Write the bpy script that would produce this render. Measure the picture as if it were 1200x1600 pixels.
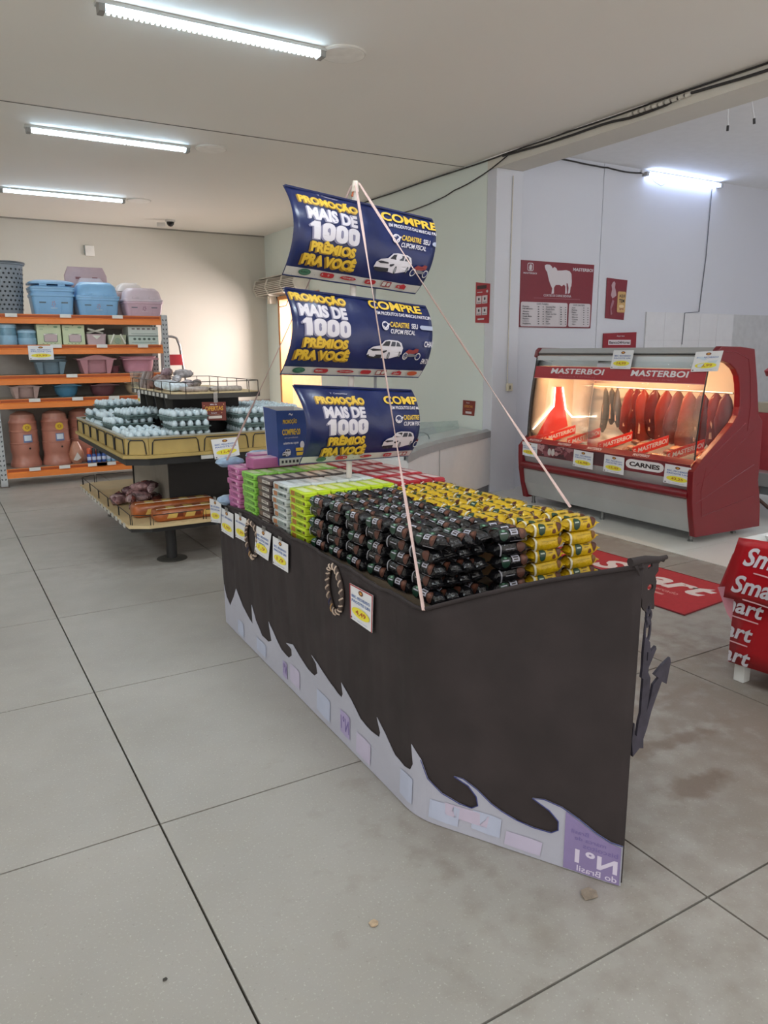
import bpy, bmesh, math, random
from math import sin, cos, pi, radians, sqrt
from mathutils import Vector, Matrix
from mathutils.geometry import tessellate_polygon

scene = bpy.context.scene
COL = scene.collection
for _o in list(bpy.data.objects):
    bpy.data.objects.remove(_o)
random.seed(7)

# ------------------------------------------------------------------ camera
YAW, PITCH, ROLL, FPX = .534419, -.210885, -.0058862, 1179.42
cam_d = bpy.data.cameras.new('camera'); cam = bpy.data.objects.new('camera', cam_d); COL.objects.link(cam)
cam_d.sensor_fit = 'VERTICAL'; cam_d.sensor_height = 32.0; cam_d.lens = FPX / 1600 * 32.0
cam_d.clip_start = .05
fw = Vector((sin(YAW)*cos(PITCH), cos(YAW)*cos(PITCH), sin(PITCH)))
rt = Vector((cos(YAW), -sin(YAW), 0)); up = rt.cross(fw)
r2 = rt*cos(ROLL) + up*sin(ROLL); u2 = up*cos(ROLL) - rt*sin(ROLL)
cam.matrix_world = Matrix(((r2.x, u2.x, -fw.x, 0), (r2.y, u2.y, -fw.y, 0), (r2.z, u2.z, -fw.z, 1.5), (0, 0, 0, 1)))
scene.camera = cam

# ------------------------------------------------------------------ world, exposure
scene.view_settings.view_transform = 'Standard'
scene.view_settings.look = 'None'
scene.view_settings.gamma = 1.0
scene.view_settings.use_curve_mapping = False
scene.view_settings.exposure = 0.96
world = bpy.data.worlds.new('daylight'); scene.world = world; world.use_nodes = True
WB = world.node_tree.nodes['Background']
WB.inputs[0].default_value = (1.0, .93, .87, 1); WB.inputs[1].default_value = 0.75
TUBE_STRENGTH = 7.0
TUBE_WATTS = 30.0
DOOR_POWER = 130.0

def area_light(name, loc, target, sx, sy, power, color):
    d = bpy.data.lights.new(name, 'AREA'); d.shape = 'RECTANGLE'; d.size = sx; d.size_y = sy; d.energy = power; d.color = color
    o = bpy.data.objects.new(name, d); COL.objects.link(o); o.location = loc
    o.rotation_euler = (Vector(target) - Vector(loc)).to_track_quat('-Z', 'Y').to_euler()
    return o
# daylight that falls through the side entrance onto the far wall
area_light('entrance_daylight', (5.95, 10.85, 2.15), (2.6, 12.4, .9), 1.3, 1.3, DOOR_POWER, (1.0, .86, .84))

# ------------------------------------------------------------------ materials
def lin(h):
    h = h.lstrip('#'); c = [int(h[i:i+2], 16)/255 for i in (0, 2, 4)]
    return [x/12.92 if x <= .04045 else ((x+.055)/1.055)**2.4 for x in c]
_M = {}
def mat(hexc, rough=.55, metal=0.0, var=.06, scale=12.0, bump=0.0, bscale=60.0, emit=0.0, alpha=1.0, spec=.5, name=None, trans=0.0, coat=0.0):
    key = (hexc, rough, metal, var, scale, bump, bscale, emit, alpha, spec, trans, coat)
    if key in _M: return _M[key]
    m = bpy.data.materials.new(name or 'paint_' + hexc.lstrip('#')); m.use_nodes = True
    nt = m.node_tree; b = nt.nodes['Principled BSDF']; c = lin(hexc)
    b.inputs['Roughness'].default_value = rough; b.inputs['Metallic'].default_value = metal
    b.inputs['Specular IOR Level'].default_value = spec
    b.inputs['Coat Weight'].default_value = coat
    if trans: b.inputs['Transmission Weight'].default_value = trans
    if alpha < 1: b.inputs['Alpha'].default_value = alpha
    if emit:
        b.inputs['Emission Color'].default_value = (*c, 1); b.inputs['Emission Strength'].default_value = emit
    tc = nt.nodes.new('ShaderNodeTexCoord')
    if var:
        n = nt.nodes.new('ShaderNodeTexNoise'); n.inputs['Scale'].default_value = scale; n.inputs['Detail'].default_value = 3
        nt.links.new(tc.outputs['Object'], n.inputs['Vector'])
        r = nt.nodes.new('ShaderNodeValToRGB'); e = r.color_ramp.elements
        e[0].position = .3; e[1].position = .7
        e[0].color = (*[x*(1-var) for x in c], 1); e[1].color = (*[min(1, x*(1+var)) for x in c], 1)
        nt.links.new(n.outputs['Fac'], r.inputs['Fac']); nt.links.new(r.outputs['Color'], b.inputs['Base Color'])
    else:
        b.inputs['Base Color'].default_value = (*c, 1)
    if bump:
        n2 = nt.nodes.new('ShaderNodeTexNoise'); n2.inputs['Scale'].default_value = bscale; n2.inputs['Detail'].default_value = 4
        nt.links.new(tc.outputs['Object'], n2.inputs['Vector'])
        bp = nt.nodes.new('ShaderNodeBump'); bp.inputs['Strength'].default_value = bump; bp.inputs['Distance'].default_value = .01
        nt.links.new(n2.outputs['Fac'], bp.inputs['Height']); nt.links.new(bp.outputs['Normal'], b.inputs['Normal'])
    _M[key] = m
    return m
def ink(hexc): return mat(hexc, rough=.5, var=0)
def glass_mat(name='clear_glass', tint='ffffff', rough=.02, alpha=.12):
    m = bpy.data.materials.get(name)
    if m: return m
    m = bpy.data.materials.new(name); m.use_nodes = True; nt = m.node_tree
    nt.nodes.remove(nt.nodes['Principled BSDF'])
    t = nt.nodes.new('ShaderNodeBsdfTransparent'); t.inputs[0].default_value = (*[.5+.5*x for x in lin(tint)], 1)
    g = nt.nodes.new('ShaderNodeBsdfGlossy'); g.inputs['Roughness'].default_value = rough
    fr = nt.nodes.new('ShaderNodeLayerWeight'); fr.inputs['Blend'].default_value = .5
    pw = nt.nodes.new('ShaderNodeMath'); pw.operation = 'POWER'; pw.inputs[1].default_value = 4.0; nt.links.new(fr.outputs['Facing'], pw.inputs[0])
    ad = nt.nodes.new('ShaderNodeMath'); ad.operation = 'ADD'; ad.inputs[1].default_value = alpha*.3; ad.use_clamp = True
    mx = nt.nodes.new('ShaderNodeMixShader'); nt.links.new(pw.outputs[0], ad.inputs[0]); nt.links.new(ad.outputs[0], mx.inputs[0])
    nt.links.new(t.outputs[0], mx.inputs[1]); nt.links.new(g.outputs[0], mx.inputs[2])
    nt.links.new(mx.outputs[0], nt.nodes['Material Output'].inputs[0])
    return m

# ------------------------------------------------------------------ mesh helpers
class MB:
    """collects faces with materials, then links them as one mesh object"""
    def __init__(s): s.v = []; s.f = []; s.fm = []; s.mats = []
    def mi(s, m):
        if m not in s.mats: s.mats.append(m)
        return s.mats.index(m)
    def add(s, vs, fs, m):
        o = len(s.v); k = s.mi(m); s.v += [tuple(v) for v in vs]
        for f in fs: s.f.append([i+o for i in f]); s.fm.append(k)
        return s
    def box(s, x0, x1, y0, y1, z0, z1, m):
        vs = [(x, y, z) for z in (z0, z1) for y in (y0, y1) for x in (x0, x1)]
        return s.add(vs, [(0, 2, 3, 1), (4, 5, 7, 6), (0, 1, 5, 4), (2, 6, 7, 3), (0, 4, 6, 2), (1, 3, 7, 5)], m)
    def obox(s, c, ax, ay, az, m):
        c, ax, ay, az = map(Vector, (c, ax, ay, az))
        vs = [c + ax*i + ay*j + az*k for k in (-1, 1) for j in (-1, 1) for i in (-1, 1)]
        return s.add(vs, [(0, 2, 3, 1), (4, 5, 7, 6), (0, 1, 5, 4), (2, 6, 7, 3), (0, 4, 6, 2), (1, 3, 7, 5)], m)
    def tube(s, pts, r, m, n=8, closed=False, caps=True):
        pts = [Vector(p) for p in pts]; N = len(pts); rs = r if isinstance(r, (list, tuple)) else [r]*N
        vs = []; fs = []; prev = None
        for i, p in enumerate(pts):
            a = pts[(i-1) % N] if (closed or i > 0) else p; b = pts[(i+1) % N] if (closed or i < N-1) else p
            t = (b-a).normalized()
            if prev is None:
                u = t.orthogonal().normalized()
            else:
                u = (prev - t*prev.dot(t)); u = u.normalized() if u.length > 1e-6 else t.orthogonal().normalized()
            prev = u; w = t.cross(u)
            for k in range(n): vs.append(p + (u*cos(2*pi*k/n) + w*sin(2*pi*k/n))*rs[i])
        for i in range(N if closed else N-1):
            j = (i+1) % N
            for k in range(n): fs.append((i*n+k, i*n+(k+1) % n, j*n+(k+1) % n, j*n+k))
        if caps and not closed: fs.append(tuple(range(n))[::-1]); fs.append(tuple((N-1)*n+k for k in range(n)))
        return s.add(vs, fs, m)
    def loft(s, rings, m, cap0=True, cap1=True, mf=None):
        n = len(rings[0]); vs = [p for r in rings for p in r]; fs = []
        for i in range(len(rings)-1):
            for k in range(n): fs.append((i*n+k, i*n+(k+1) % n, (i+1)*n+(k+1) % n, (i+1)*n+k))
        if cap0: fs.append(tuple(range(n))[::-1])
        if cap1: fs.append(tuple((len(rings)-1)*n+k for k in range(n)))
        return s.add(vs, fs, m)
    def lathe(s, prof, c, m, n=20, sx=1, sy=1, cap0=True, cap1=True):
        rings = [[(c[0]+r*sx*cos(2*pi*k/n), c[1]+r*sy*sin(2*pi*k/n), c[2]+z) for k in range(n)] for r, z in prof]
        return s.loft(rings, m, cap0, cap1)
    def rrloft(s, secs, m, n=4, cap0=True, cap1=True):
        """loft of rounded rectangles (cx, cy, z, half x, half y, corner radius)"""
        return s.loft([rrect(*q, n=n) for q in secs], m, cap0, cap1)
    def sheet(s, fn, nu, nv, m):
        vs = [fn(i/nu, j/nv) for j in range(nv+1) for i in range(nu+1)]
        fs = [(j*(nu+1)+i, j*(nu+1)+i+1, (j+1)*(nu+1)+i+1, (j+1)*(nu+1)+i) for j in range(nv) for i in range(nu)]
        return s.add(vs, fs, m)
    def slab(s, pts, d, m, holes=()):
        """extrude planar outline pts (3-D) by vector d, with optional holes"""
        loops = [[Vector(p) for p in pts]] + [[Vector(p) for p in h] for h in holes]
        tri = tessellate_polygon(loops); flat = [p for l in loops for p in l]; N = len(flat); d = Vector(d)
        fs = [tuple(t) for t in tri] + [tuple(i+N for i in t[::-1]) for t in tri]; o = 0
        for l in loops:
            for k in range(len(l)):
                a, b = o+k, o+(k+1) % len(l); fs.append((a, b, b+N, a+N))
            o += len(l)
        return s.add(flat + [p+d for p in flat], fs, m)
    def build(s, name, parent=None, smooth=None, bevel=0, solid=0, at=None, recalc=True):
        me = bpy.data.meshes.new(name)
        vs = s.v if at is None else [(v[0]-at[0], v[1]-at[1], v[2]-at[2]) for v in s.v]
        me.from_pydata(vs, [], s.f)
        for m in s.mats: me.materials.append(m)
        me.polygons.foreach_set('material_index', s.fm)
        if recalc:
            bm = bmesh.new(); bm.from_mesh(me); bmesh.ops.recalc_face_normals(bm, faces=bm.faces); bm.to_mesh(me); bm.free()
        if smooth is not None:
            me.polygons.foreach_set('use_smooth', [True]*len(me.polygons)); me.set_sharp_from_angle(angle=radians(smooth))
        me.update()
        o = bpy.data.objects.new(name, me); COL.objects.link(o)
        if at is not None: o.location = at
        if bevel:
            b = o.modifiers.new('edge', 'BEVEL'); b.width = bevel; b.segments = 2; b.limit_method = 'ANGLE'; b.angle_limit = radians(50)
        if solid:
            b = o.modifiers.new('thick', 'SOLIDIFY'); b.thickness = solid; b.offset = 0
        if parent: adopt(o, parent)
        return o
def rrect(cx, cy, z, hx, hy, r, n=4):
    r = min(r, hx*.999, hy*.999); out = []
    for q, (sx, sy) in enumerate(((1, 1), (-1, 1), (-1, -1), (1, -1))):
        for k in range(n):
            a = pi/2*q + pi/2*k/(n-1)
            out.append((cx+sx*(hx-r)+r*cos(a), cy+sy*(hy-r)+r*sin(a), z))
    return out
def adopt(o, parent):
    """parent keeping o's coordinates in world space (parents are never rotated before adoption)"""
    o.parent = parent; o.matrix_parent_inverse = Matrix.Translation(-parent.location)
def tag(o, label=None, cat=None, group=None, kind=None):
    if label: o['label'] = label
    if cat: o['category'] = cat
    if group: o['group'] = group
    if kind: o['kind'] = kind
    return o
def empty(name, loc, label, cat, group=None):
    o = bpy.data.objects.new(name, None); o.empty_display_size = .1; COL.objects.link(o); o.location = loc
    return tag(o, label, cat, group)
def kids(o): return [c for c in COL.objects if c.parent == o]
def copy_tree(o, kid_list, loc=None, rot=None):
    """copy of a thing and its parts; kid_list = [(part, [subparts])]"""
    c = o.copy(); COL.objects.link(c)
    for p, subs in kid_list:
        q = p.copy(); COL.objects.link(q); q.parent = c
        for sp in subs:
            w = sp.copy(); COL.objects.link(w); w.parent = q
    if loc is not None: c.location = loc
    if rot is not None: c.rotation_euler = rot
    return c

# ------------------------------------------------------------------ flat print (lettering and pictures as thin geometry)
_T = {}
def text_mesh(txt, bold, shear, spacing):
    k = (txt, bold, shear, spacing)
    if k not in _T:
        c = bpy.data.curves.new('lettering', 'FONT'); c.body = txt; c.size = 1; c.fill_mode = 'FRONT'; c.dimensions = '2D'
        c.offset = bold; c.shear = shear; c.space_character = spacing; c.resolution_u = 3
        o = bpy.data.objects.new('lettering', c); COL.objects.link(o)
        me = o.to_mesh(); vs = [(v.co.x, v.co.y) for v in me.vertices]; fs = [tuple(p.vertices) for p in me.polygons]
        o.to_mesh_clear(); bpy.data.objects.remove(o); bpy.data.curves.remove(c)
        _T[k] = (vs, fs)
    return _T[k]
class Print:
    """collects 2-D shapes in sheet coordinates and lays them on fn(u, v, lift)"""
    def __init__(s, fn, clip=None, cuts=None, lift=.0012):
        s.fn = fn; s.mb = MB(); s.clip = clip; s.cuts = cuts; s.lift = lift; s.n = 0
    def raw(s, vs, fs, m):
        if not vs: return
        s.n += 1; lf = s.lift*(1 + .35*s.n)
        if s.clip or s.cuts:
            bm = bmesh.new(); bv = [bm.verts.new((x, y, 0)) for x, y in vs]
            for f in fs:
                try: bm.faces.new([bv[i] for i in f])
                except ValueError: pass
            def cut(co, no, clear):
                bmesh.ops.bisect_plane(bm, geom=bm.verts[:]+bm.edges[:]+bm.faces[:], plane_co=co, plane_no=no, clear_outer=clear)
            if s.clip:
                x0, x1, y0, y1 = s.clip
                cut((x1, 0, 0), (1, 0, 0), True); cut((x0, 0, 0), (-1, 0, 0), True); cut((0, y1, 0), (0, 1, 0), True); cut((0, y0, 0), (0, -1, 0), True)
            for ax, val in (s.cuts or ()):
                cut((val, 0, 0) if ax == 0 else (0, val, 0), (1, 0, 0) if ax == 0 else (0, 1, 0), False)
            bm.verts.index_update()
            vs = [(v.co.x, v.co.y) for v in bm.verts]; fs = [[v.index for v in f.verts] for f in bm.faces]; bm.free()
        s.mb.add([s.fn(x, y, lf) for x, y in vs], fs, m)
    def poly(s, pts, m):
        tri = tessellate_polygon([[Vector((x, y, 0)) for x, y in pts]]); s.raw(list(pts), [tuple(t) for t in tri], m)
    def rect(s, x0, x1, y0, y1, m): s.poly([(x0, y0), (x1, y0), (x1, y1), (x0, y1)], m)
    def ell(s, cx, cy, rx, ry, m, n=20): s.poly([(cx+rx*cos(2*pi*k/n), cy+ry*sin(2*pi*k/n)) for k in range(n)], m)
    def rrect(s, x0, x1, y0, y1, r, m, ry=None):
        ry = ry or r; out = []
        for q, (cx, cy) in enumerate(((x1-r, y1-ry), (x0+r, y1-ry), (x0+r, y0+ry), (x1-r, y0+ry))):
            for k in range(5):
                a = pi/2*q + pi/8*k; out.append((cx+r*cos(a), cy+ry*sin(a)))
        s.poly(out, m)
    def text(s, txt, x0, x1, y0, y1, m, bold=0.0, shear=0.0, spacing=1.0, mirror=False, skew=0.0):
        vs, fs = text_mesh(txt, bold, shear, spacing)
        if not vs: return
        ax, bx = min(v[0] for v in vs), max(v[0] for v in vs); ay, by = min(v[1] for v in vs), max(v[1] for v in vs)
        q = [((v[0]-ax)/(bx-ax), (v[1]-ay)/(by-ay)) for v in vs]
        if mirror: q = [(1-a, b) for a, b in q]
        s.raw([(x0+a*(x1-x0), y0+b*(y1-y0)+skew*a) for a, b in q], fs, m)
    def build(s, name, parent=None): return s.mb.build(name, parent, recalc=False)
def plane_fn(o, ex, ey, n):
    """sheet map: o + u*ex + v*ey + lift*n"""
    o, ex, ey, n = map(Vector, (o, ex, ey, n)); n = n.normalized()
    return lambda u, v, l: o + ex*u + ey*v + n*l
# ================================================================== SETTING
def concrete():
    m = bpy.data.materials.new('concrete_tile'); m.use_nodes = True; nt = m.node_tree; b = nt.nodes['Principled BSDF']; L = nt.links.new
    geo = nt.nodes.new('ShaderNodeNewGeometry')
    def noise(sc, det=4):
        n = nt.nodes.new('ShaderNodeTexNoise'); n.inputs['Scale'].default_value = sc; n.inputs['Detail'].default_value = det
        L(geo.outputs['Position'], n.inputs['Vector']); return n.outputs['Fac']
    def mixc(f, a, c, blend='MIX'):
        x = nt.nodes.new('ShaderNodeMix'); x.data_type = 'RGBA'; x.blend_type = blend
        if isinstance(f, float): x.inputs[0].default_value = f
        else: L(f, x.inputs[0])
        for i, q in ((6, a), (7, c)):
            if isinstance(q, tuple): x.inputs[i].default_value = q
            else: L(q, x.inputs[i])
        return x.outputs[2]
    def ramp(f, p0, p1, v0=0.0, v1=1.0):
        r = nt.nodes.new('ShaderNodeMapRange'); r.inputs[1].default_value = p0; r.inputs[2].default_value = p1
        r.inputs[3].default_value = v0; r.inputs[4].default_value = v1; L(f, r.inputs[0]); return r.outputs[0]
    c = mixc(ramp(noise(1.3), .35, .65), (*lin('96938d'), 1), (*lin('a19e98'), 1))
    c = mixc(ramp(noise(9), .45, .75, 0, .35), c, (*lin('9a968c'), 1))
    c = mixc(ramp(noise(140, 2), .62, .75, 0, .45), c, (*lin('d2d0c8'), 1))
    c = mixc(ramp(noise(90, 2), .66, .8, 0, .5), c, (*lin('77746c'), 1))
    # dirt, plus wide tints painting the dim warm light right of the ship: (x, y, radius x, radius y, amount)
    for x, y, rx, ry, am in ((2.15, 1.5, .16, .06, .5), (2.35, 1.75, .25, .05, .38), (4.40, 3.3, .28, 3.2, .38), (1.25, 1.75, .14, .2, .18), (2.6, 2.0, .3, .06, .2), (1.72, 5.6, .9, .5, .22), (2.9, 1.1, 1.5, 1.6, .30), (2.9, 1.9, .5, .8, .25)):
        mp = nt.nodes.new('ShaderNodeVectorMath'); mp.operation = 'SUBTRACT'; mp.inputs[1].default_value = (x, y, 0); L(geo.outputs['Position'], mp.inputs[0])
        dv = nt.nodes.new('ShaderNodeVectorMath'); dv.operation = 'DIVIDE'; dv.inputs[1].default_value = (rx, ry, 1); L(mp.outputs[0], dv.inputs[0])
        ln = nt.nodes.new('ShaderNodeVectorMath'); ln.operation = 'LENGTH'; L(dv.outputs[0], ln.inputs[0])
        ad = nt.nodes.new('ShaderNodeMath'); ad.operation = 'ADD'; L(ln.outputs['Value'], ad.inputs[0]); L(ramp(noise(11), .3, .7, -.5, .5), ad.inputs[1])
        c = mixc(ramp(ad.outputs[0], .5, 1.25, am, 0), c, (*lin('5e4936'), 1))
    L(c, b.inputs['Base Color']); L(ramp(noise(6), .3, .7, .38, .55), b.inputs['Roughness'])
    bp = nt.nodes.new('ShaderNodeBump'); bp.inputs['Strength'].default_value = .08; bp.inputs['Distance'].default_value = .004
    L(noise(60), bp.inputs['Height']); L(bp.outputs['Normal'], b.inputs['Normal'])
    return m
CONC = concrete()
GROUT = mat('4a4741', .9, var=.1)
floor = MB().box(-4.9, 4.66, -3.0, 12.5, -.12, -.012, GROUT).build('floor'); tag(floor, kind='structure')
XJ = [-4.9] + [.4817+1.228*k for k in range(-4, 4)] + [4.66]
YJ = [-3.0] + [1.1237+1.131*k for k in range(-3, 10)] + [12.4]
g = .0035
for i in range(len(XJ)-1):
    for j in range(len(YJ)-1):
        x0, x1, y0, y1 = XJ[i]+g, XJ[i+1]-g, YJ[j]+g, YJ[j+1]-g
        dz = random.uniform(-.0006, 0)
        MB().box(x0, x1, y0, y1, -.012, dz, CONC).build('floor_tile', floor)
TILEW = mat('d9d9d2', .25, var=.03, scale=2)
floor2 = MB().box(4.66, 10.0, -3.0, 12.5, -.12, -.006, mat('b9b8b0', .8)).build('floor'); tag(floor2, kind='structure')
for i in range(9):
    for j in range(16):
        y1 = -3.0+.6*(j+1)
        if -3+.6*j > 6.3: continue
        MB().box(4.66+.6*i+.001, min(10, 4.66+.6*(i+1)-.001), -3+.6*j+.001, min(6.4, y1-.001), -.006, .002, TILEW).build('floor_tile', floor2)

PAINT = mat('c6c3b8', .7, var=.025, scale=.8, bump=.05, bscale=25)
WHITE = mat('d3d5dc', .55, var=.02, scale=.8, bump=.04, bscale=20)
CEIL = mat('f0ede6', .8, var=.02, scale=.5)
def struct(mb, name, **k):
    o = mb.build(name, **k); tag(o, kind='structure'); return o
H1, H2 = 3.37, 3.49
struct(MB().box(-5.0, 5.25, 12.4, 12.55, 0, H1+.1, PAINT), 'wall_back')
struct(MB().box(-5.0, -4.85, 4.5, 12.4, 0, H1+.1, PAINT), 'wall_left')
RW = mat('dde6df', .6, var=.02, scale=.8, bump=.05, bscale=25)
# side wall with the entrance opening
struct(MB().box(5.05, 5.2, 6.452, 10.35, 0, H1, RW).box(5.05, 5.2, 11.87, 12.4, 0, H1, RW).box(5.05, 5.2, 10.35, 11.87, 2.37, H1, RW), 'wall_right')
struct(MB().box(5.05, 5.39, 6.30, 6.451, 0, 3.26, WHITE), 'wall_pillar', bevel=.006)
beam = struct(MB().box(5.05, 5.39, -3.0, 6.451, 3.261, 3.369, mat('d8d4ca', .7, var=.03, scale=1.5)), 'ceiling_beam')
ceil = struct(MB().box(-5.0, 5.05, -3.0, 6.845, H1, H1+.1, CEIL).box(-5.0, 5.05, 6.853, 12.4, H1, H1+.1, CEIL).box(-5, 5.05, 6.84, 6.86, H1+.006, H1+.1, GROUT), 'ceiling')
struct(MB().box(5.39, 10.0, -3.0, 6.4, H2, H2+.1, mat('f0f0f0', .8, var=.02)).box(5.39, 5.392, -3.0, 6.4, 3.37, H2, WHITE), 'ceiling')
# butchery wall: panels with a shallow seam
struct(MB().box(5.392, 6.62, 6.40, 6.5, 0, H2, WHITE).box(6.624, 8.43, 6.395, 6.5, 0, H2, WHITE).box(8.436, 10.0, 6.40, 6.5, 0, H2, WHITE)
       .box(5.39, 10, 6.41, 6.52, 0, H2, mat('9a9a9c', .8)), 'wall_butchery')
struct(MB().box(10.0, 10.15, -3.0, 6.5, 0, H2+.1, WHITE), 'wall_far')
WT = mat('dcdcde', .2, var=.015)
wt = struct(MB().box(7.42, 10.0, 6.386, 6.394, 0, 1.93, mat('c2c3c4', .7)), 'trim_1')
for i in range(5):
    for j in range(6):
        MB().box(7.424+.33*i*1.0, 7.424+.33*(i+1)-.003, 6.378, 6.386, 1.93-.33*(j+1)+.003 if j < 5 else .02, 1.93-.33*j, WT).build('wall_tile', wt)
struct(MB().box(-4.85, 5.05, 12.392, 12.4, .665, .685, mat('a4978f', .8)), 'trim_2')
struct(MB().box(-4.85, 5.05, 6.842, 6.856, H1-.003, H1+.01, mat('6f6b64', .8)), 'trim_4')
# cove lines where the walls meet the ceiling
struct(MB().box(-4.85, 5.05, 12.385, 12.4, H1-.02, H1, mat('8f8b84', .8)), 'trim_3')
# door jamb of the entrance, wood toned, and what lies outside it
struct(MB().box(5.03, 5.22, 11.80, 11.87, 0, 2.37, mat('c98a50', .5)).box(5.03, 5.22, 10.35, 11.80, 2.31, 2.37, mat('c98a50', .5)), 'door_1')
struct(MB().box(5.25, 9.9, 13.6, 13.7, 0, 3.0, mat('e8b58a', .8)).box(9.9, 10.0, 6.6, 13.6, 0, 3.0, mat('dcd6cf', .8)), 'wall_outside')

# ------------------------------------------------------------------ ceiling lamps
TUBE = mat('cfeaff', emit=TUBE_STRENGTH, var=0, name='lit_tube')
COOL = mat('c3d6ff', emit=TUBE_STRENGTH*1.2, var=0, name='lit_cool_tube')
CLEAR = mat('e6f6fb', .3, var=0, emit=2.2, name='lit_prismatic_cover')
HOUS = mat('b9b9b4', .4)
def ceiling_light(x0, x1, y, z, label, teeth=True, xlab=None):
    t = empty('ceiling_light', ((x0+x1)/2, y, z), label, 'ceiling light', 'tube lights on the ceiling')
    MB().box(x0-.03, x1+.03, y-.035, y+.035, z-.022, z, HOUS).build('housing', t, bevel=.004)
    xm = x0 + (x1-x0)*.6
    for a, b in ((x0, xm-.02), (xm+.02, x1)):
        MB().tube([(a, y-.012, z-.040), (b, y-.012, z-.040)], .016, TUBE, 8).build('tube', t)
    l_ = area_light('tube_lamp', ((x0+x1)/2, y, z-.0235), ((x0+x1)/2, y, 0), x1-x0-.04, .05, TUBE_WATTS, (.90, .97, 1.0)); adopt(l_, t)
    if teeth:
        m = MB(); n = int((x1-x0)/.03)
        for k in range(n):
            x = x0 + (k+.5)*(x1-x0)/n
            m.box(x-.007, x+.007, y+.006, y+.044, z-.047, z-.023, CLEAR)
        tag(m.build('prismatic_rib', t), kind='stuff')
    for x in (x0, x1):
        MB().box(x-.018, x+.018, y-.036, y+.04, z-.06, z-.02, mat('8c8c88', .5)).build('end_cap', t, bevel=.003)
    return t
ceiling_light(1.03, 2.36, 4.74, H1, 'bright tube light on the ceiling whose far half is cut off above')
ceiling_light(.95, 2.30, 7.45, H1, 'middle tube light on the ceiling between two rows')
ceiling_light(.955, 2.32, 10.25, H1, 'tube light on the ceiling closest to the far wall')
for y in (1.98, -.8):
    ceiling_light(1.0, 2.35, y, H1, 'tube light on the ceiling %s the camera' % ('just above' if y > 0 else 'behind'), False)
for y in (-.8, 1.98, 4.74, 7.45, 10.25):
    ceiling_light(-3.0, -1.65, y, H1, 'tube light over the next aisle, %s toward the far wall' % {-.8: 'first', 1.98: 'second', 4.74: 'third', 7.45: 'fourth', 10.25: 'fifth'}[y], False)
for y, w in ((4.74, 'nearest the ship'), (7.42, 'beside the middle tube light'), (10.28, 'farthest down the ceiling')):
    d = empty('ceiling_disc', (2.52, y, H1), 'round white blank lamp cover in the ceiling ' + w, 'ceiling disc', 'round covers in the ceiling')
    MB().lathe([(.145, -.012), (.15, -.006), (.15, 0)], (2.52, y, H1), mat('d9d6ce', .6), 32).build('rim', d, smooth=40)
    MB().lathe([(.0, -.0135), (.138, -.0135), (.138, -.011)], (2.52, y, H1), mat('f4f2ec', .6), 32).build('cover', d, smooth=40)
bt = empty('wall_tube_light', (7.9, 6.36, 3.43), 'lit fluorescent tube at the top of the white butchery wall', 'tube light')
MB().box(7.18, 8.60, 6.365, 6.395, 3.445, 3.475, mat('d8d8d8', .5)).build('housing', bt)
MB().tube([(7.26, 6.345, 3.435), (8.53, 6.345, 3.435)], .017, COOL, 8).build('tube', bt)
for x in (7.24, 8.55): MB().box(x-.02, x+.02, 6.325, 6.395, 3.415, 3.46, mat('a8a8a8', .5)).build('end_cap', bt)
MB().tube([(7.26, 6.35, 3.44), (7.35, 6.33, 3.36), (7.48, 6.34, 3.33), (7.6, 6.36, 3.38)], .003, mat('8a8f9c', .6), 5).build('wire', bt)
for y in (3.3, .4):  # tubes added out of view to brighten the butchery
    o = MB().tube([(6.4, y, 3.43), (7.8, y, 3.43)], .017, mat('e6f0ff', emit=30.0, var=0, name='added_tube_glow'), 8).build('added_tube_light'); tag(o, 'added unseen tube light on the butchery ceiling %s the meat case' % ('beside' if y > 1 else 'well before'), 'tube light', 'added tube lights over the butchery')

# ------------------------------------------------------------------ cables, camera, plates
BLK = mat('2a2727', .6, var=0)
def cable(pts, r, label, m=None, name='cable'):
    o = MB().tube(pts, r, m or BLK, 6).build(name); return tag(o, label, 'cable')
def sag(a, b, n=10, s=.02, wob=.004):
    a, b = Vector(a), Vector(b)
    return [a.lerp(b, i/n) - Vector((0, 0, s*4*(i/n)*(1-i/n))) + Vector((0, 0, random.uniform(-wob, wob))) for i in range(n+1)]
cable(sag((5.035, 6.2, 3.345), (5.035, 4.9, 3.325), 8, .01) + sag((5.035, 4.8, 3.315), (5.035, 4.1, 3.33), 8, .02) + sag((5.035, 4.0, 3.33), (5.035, 2.6, 3.33), 8, .015), .010, 'black cable running along the face of the ceiling beam')
cable(sag((5.035, 9.6, 3.355), (5.035, 6.3, 3.35), 10, .0) + sag((5.035, 6.2, 3.355), (5.035, 2.6, 3.355), 12, .0), .007, 'thin dark cable in the corner where beam meets ceiling')
cable(sag((5.035, 6.1, 3.34), (5.035, 6.9, 3.17), 6, .02) + sag((5.035, 7.0, 3.16), (5.035, 8.3, 3.12), 8, .05), .006, 'black cable drooping from the beam onto the green wall')
w = empty('cable_conduit', (5.03, 4.3, 3.33), 'short ribbed white conduit sleeve on the beam cable', 'conduit')
for k in range(10): MB().tube([(5.028, 4.05+.06*k, 3.327), (5.028, 4.09+.06*k, 3.325)], .016, mat('d0cdc4', .6), 8).build('rib', w)
cable(sag((5.75, 6.385, 3.46), (6.6, 6.385, 3.44), 6, .0) + sag((6.65, 6.385, 3.45), (7.2, 6.38, 3.45), 6, .02), .008, 'dark cable along the top of the butchery wall')
cable([(8.44, 6.385, 3.40), (8.43, 6.385, 2.6), (8.38, 6.385, 1.95), (8.1, 6.375, 1.93), (8.09, 6.375, 1.55)], .006, 'grey cable dropping from the wall tube light', mat('6d6f74', .6))
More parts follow.
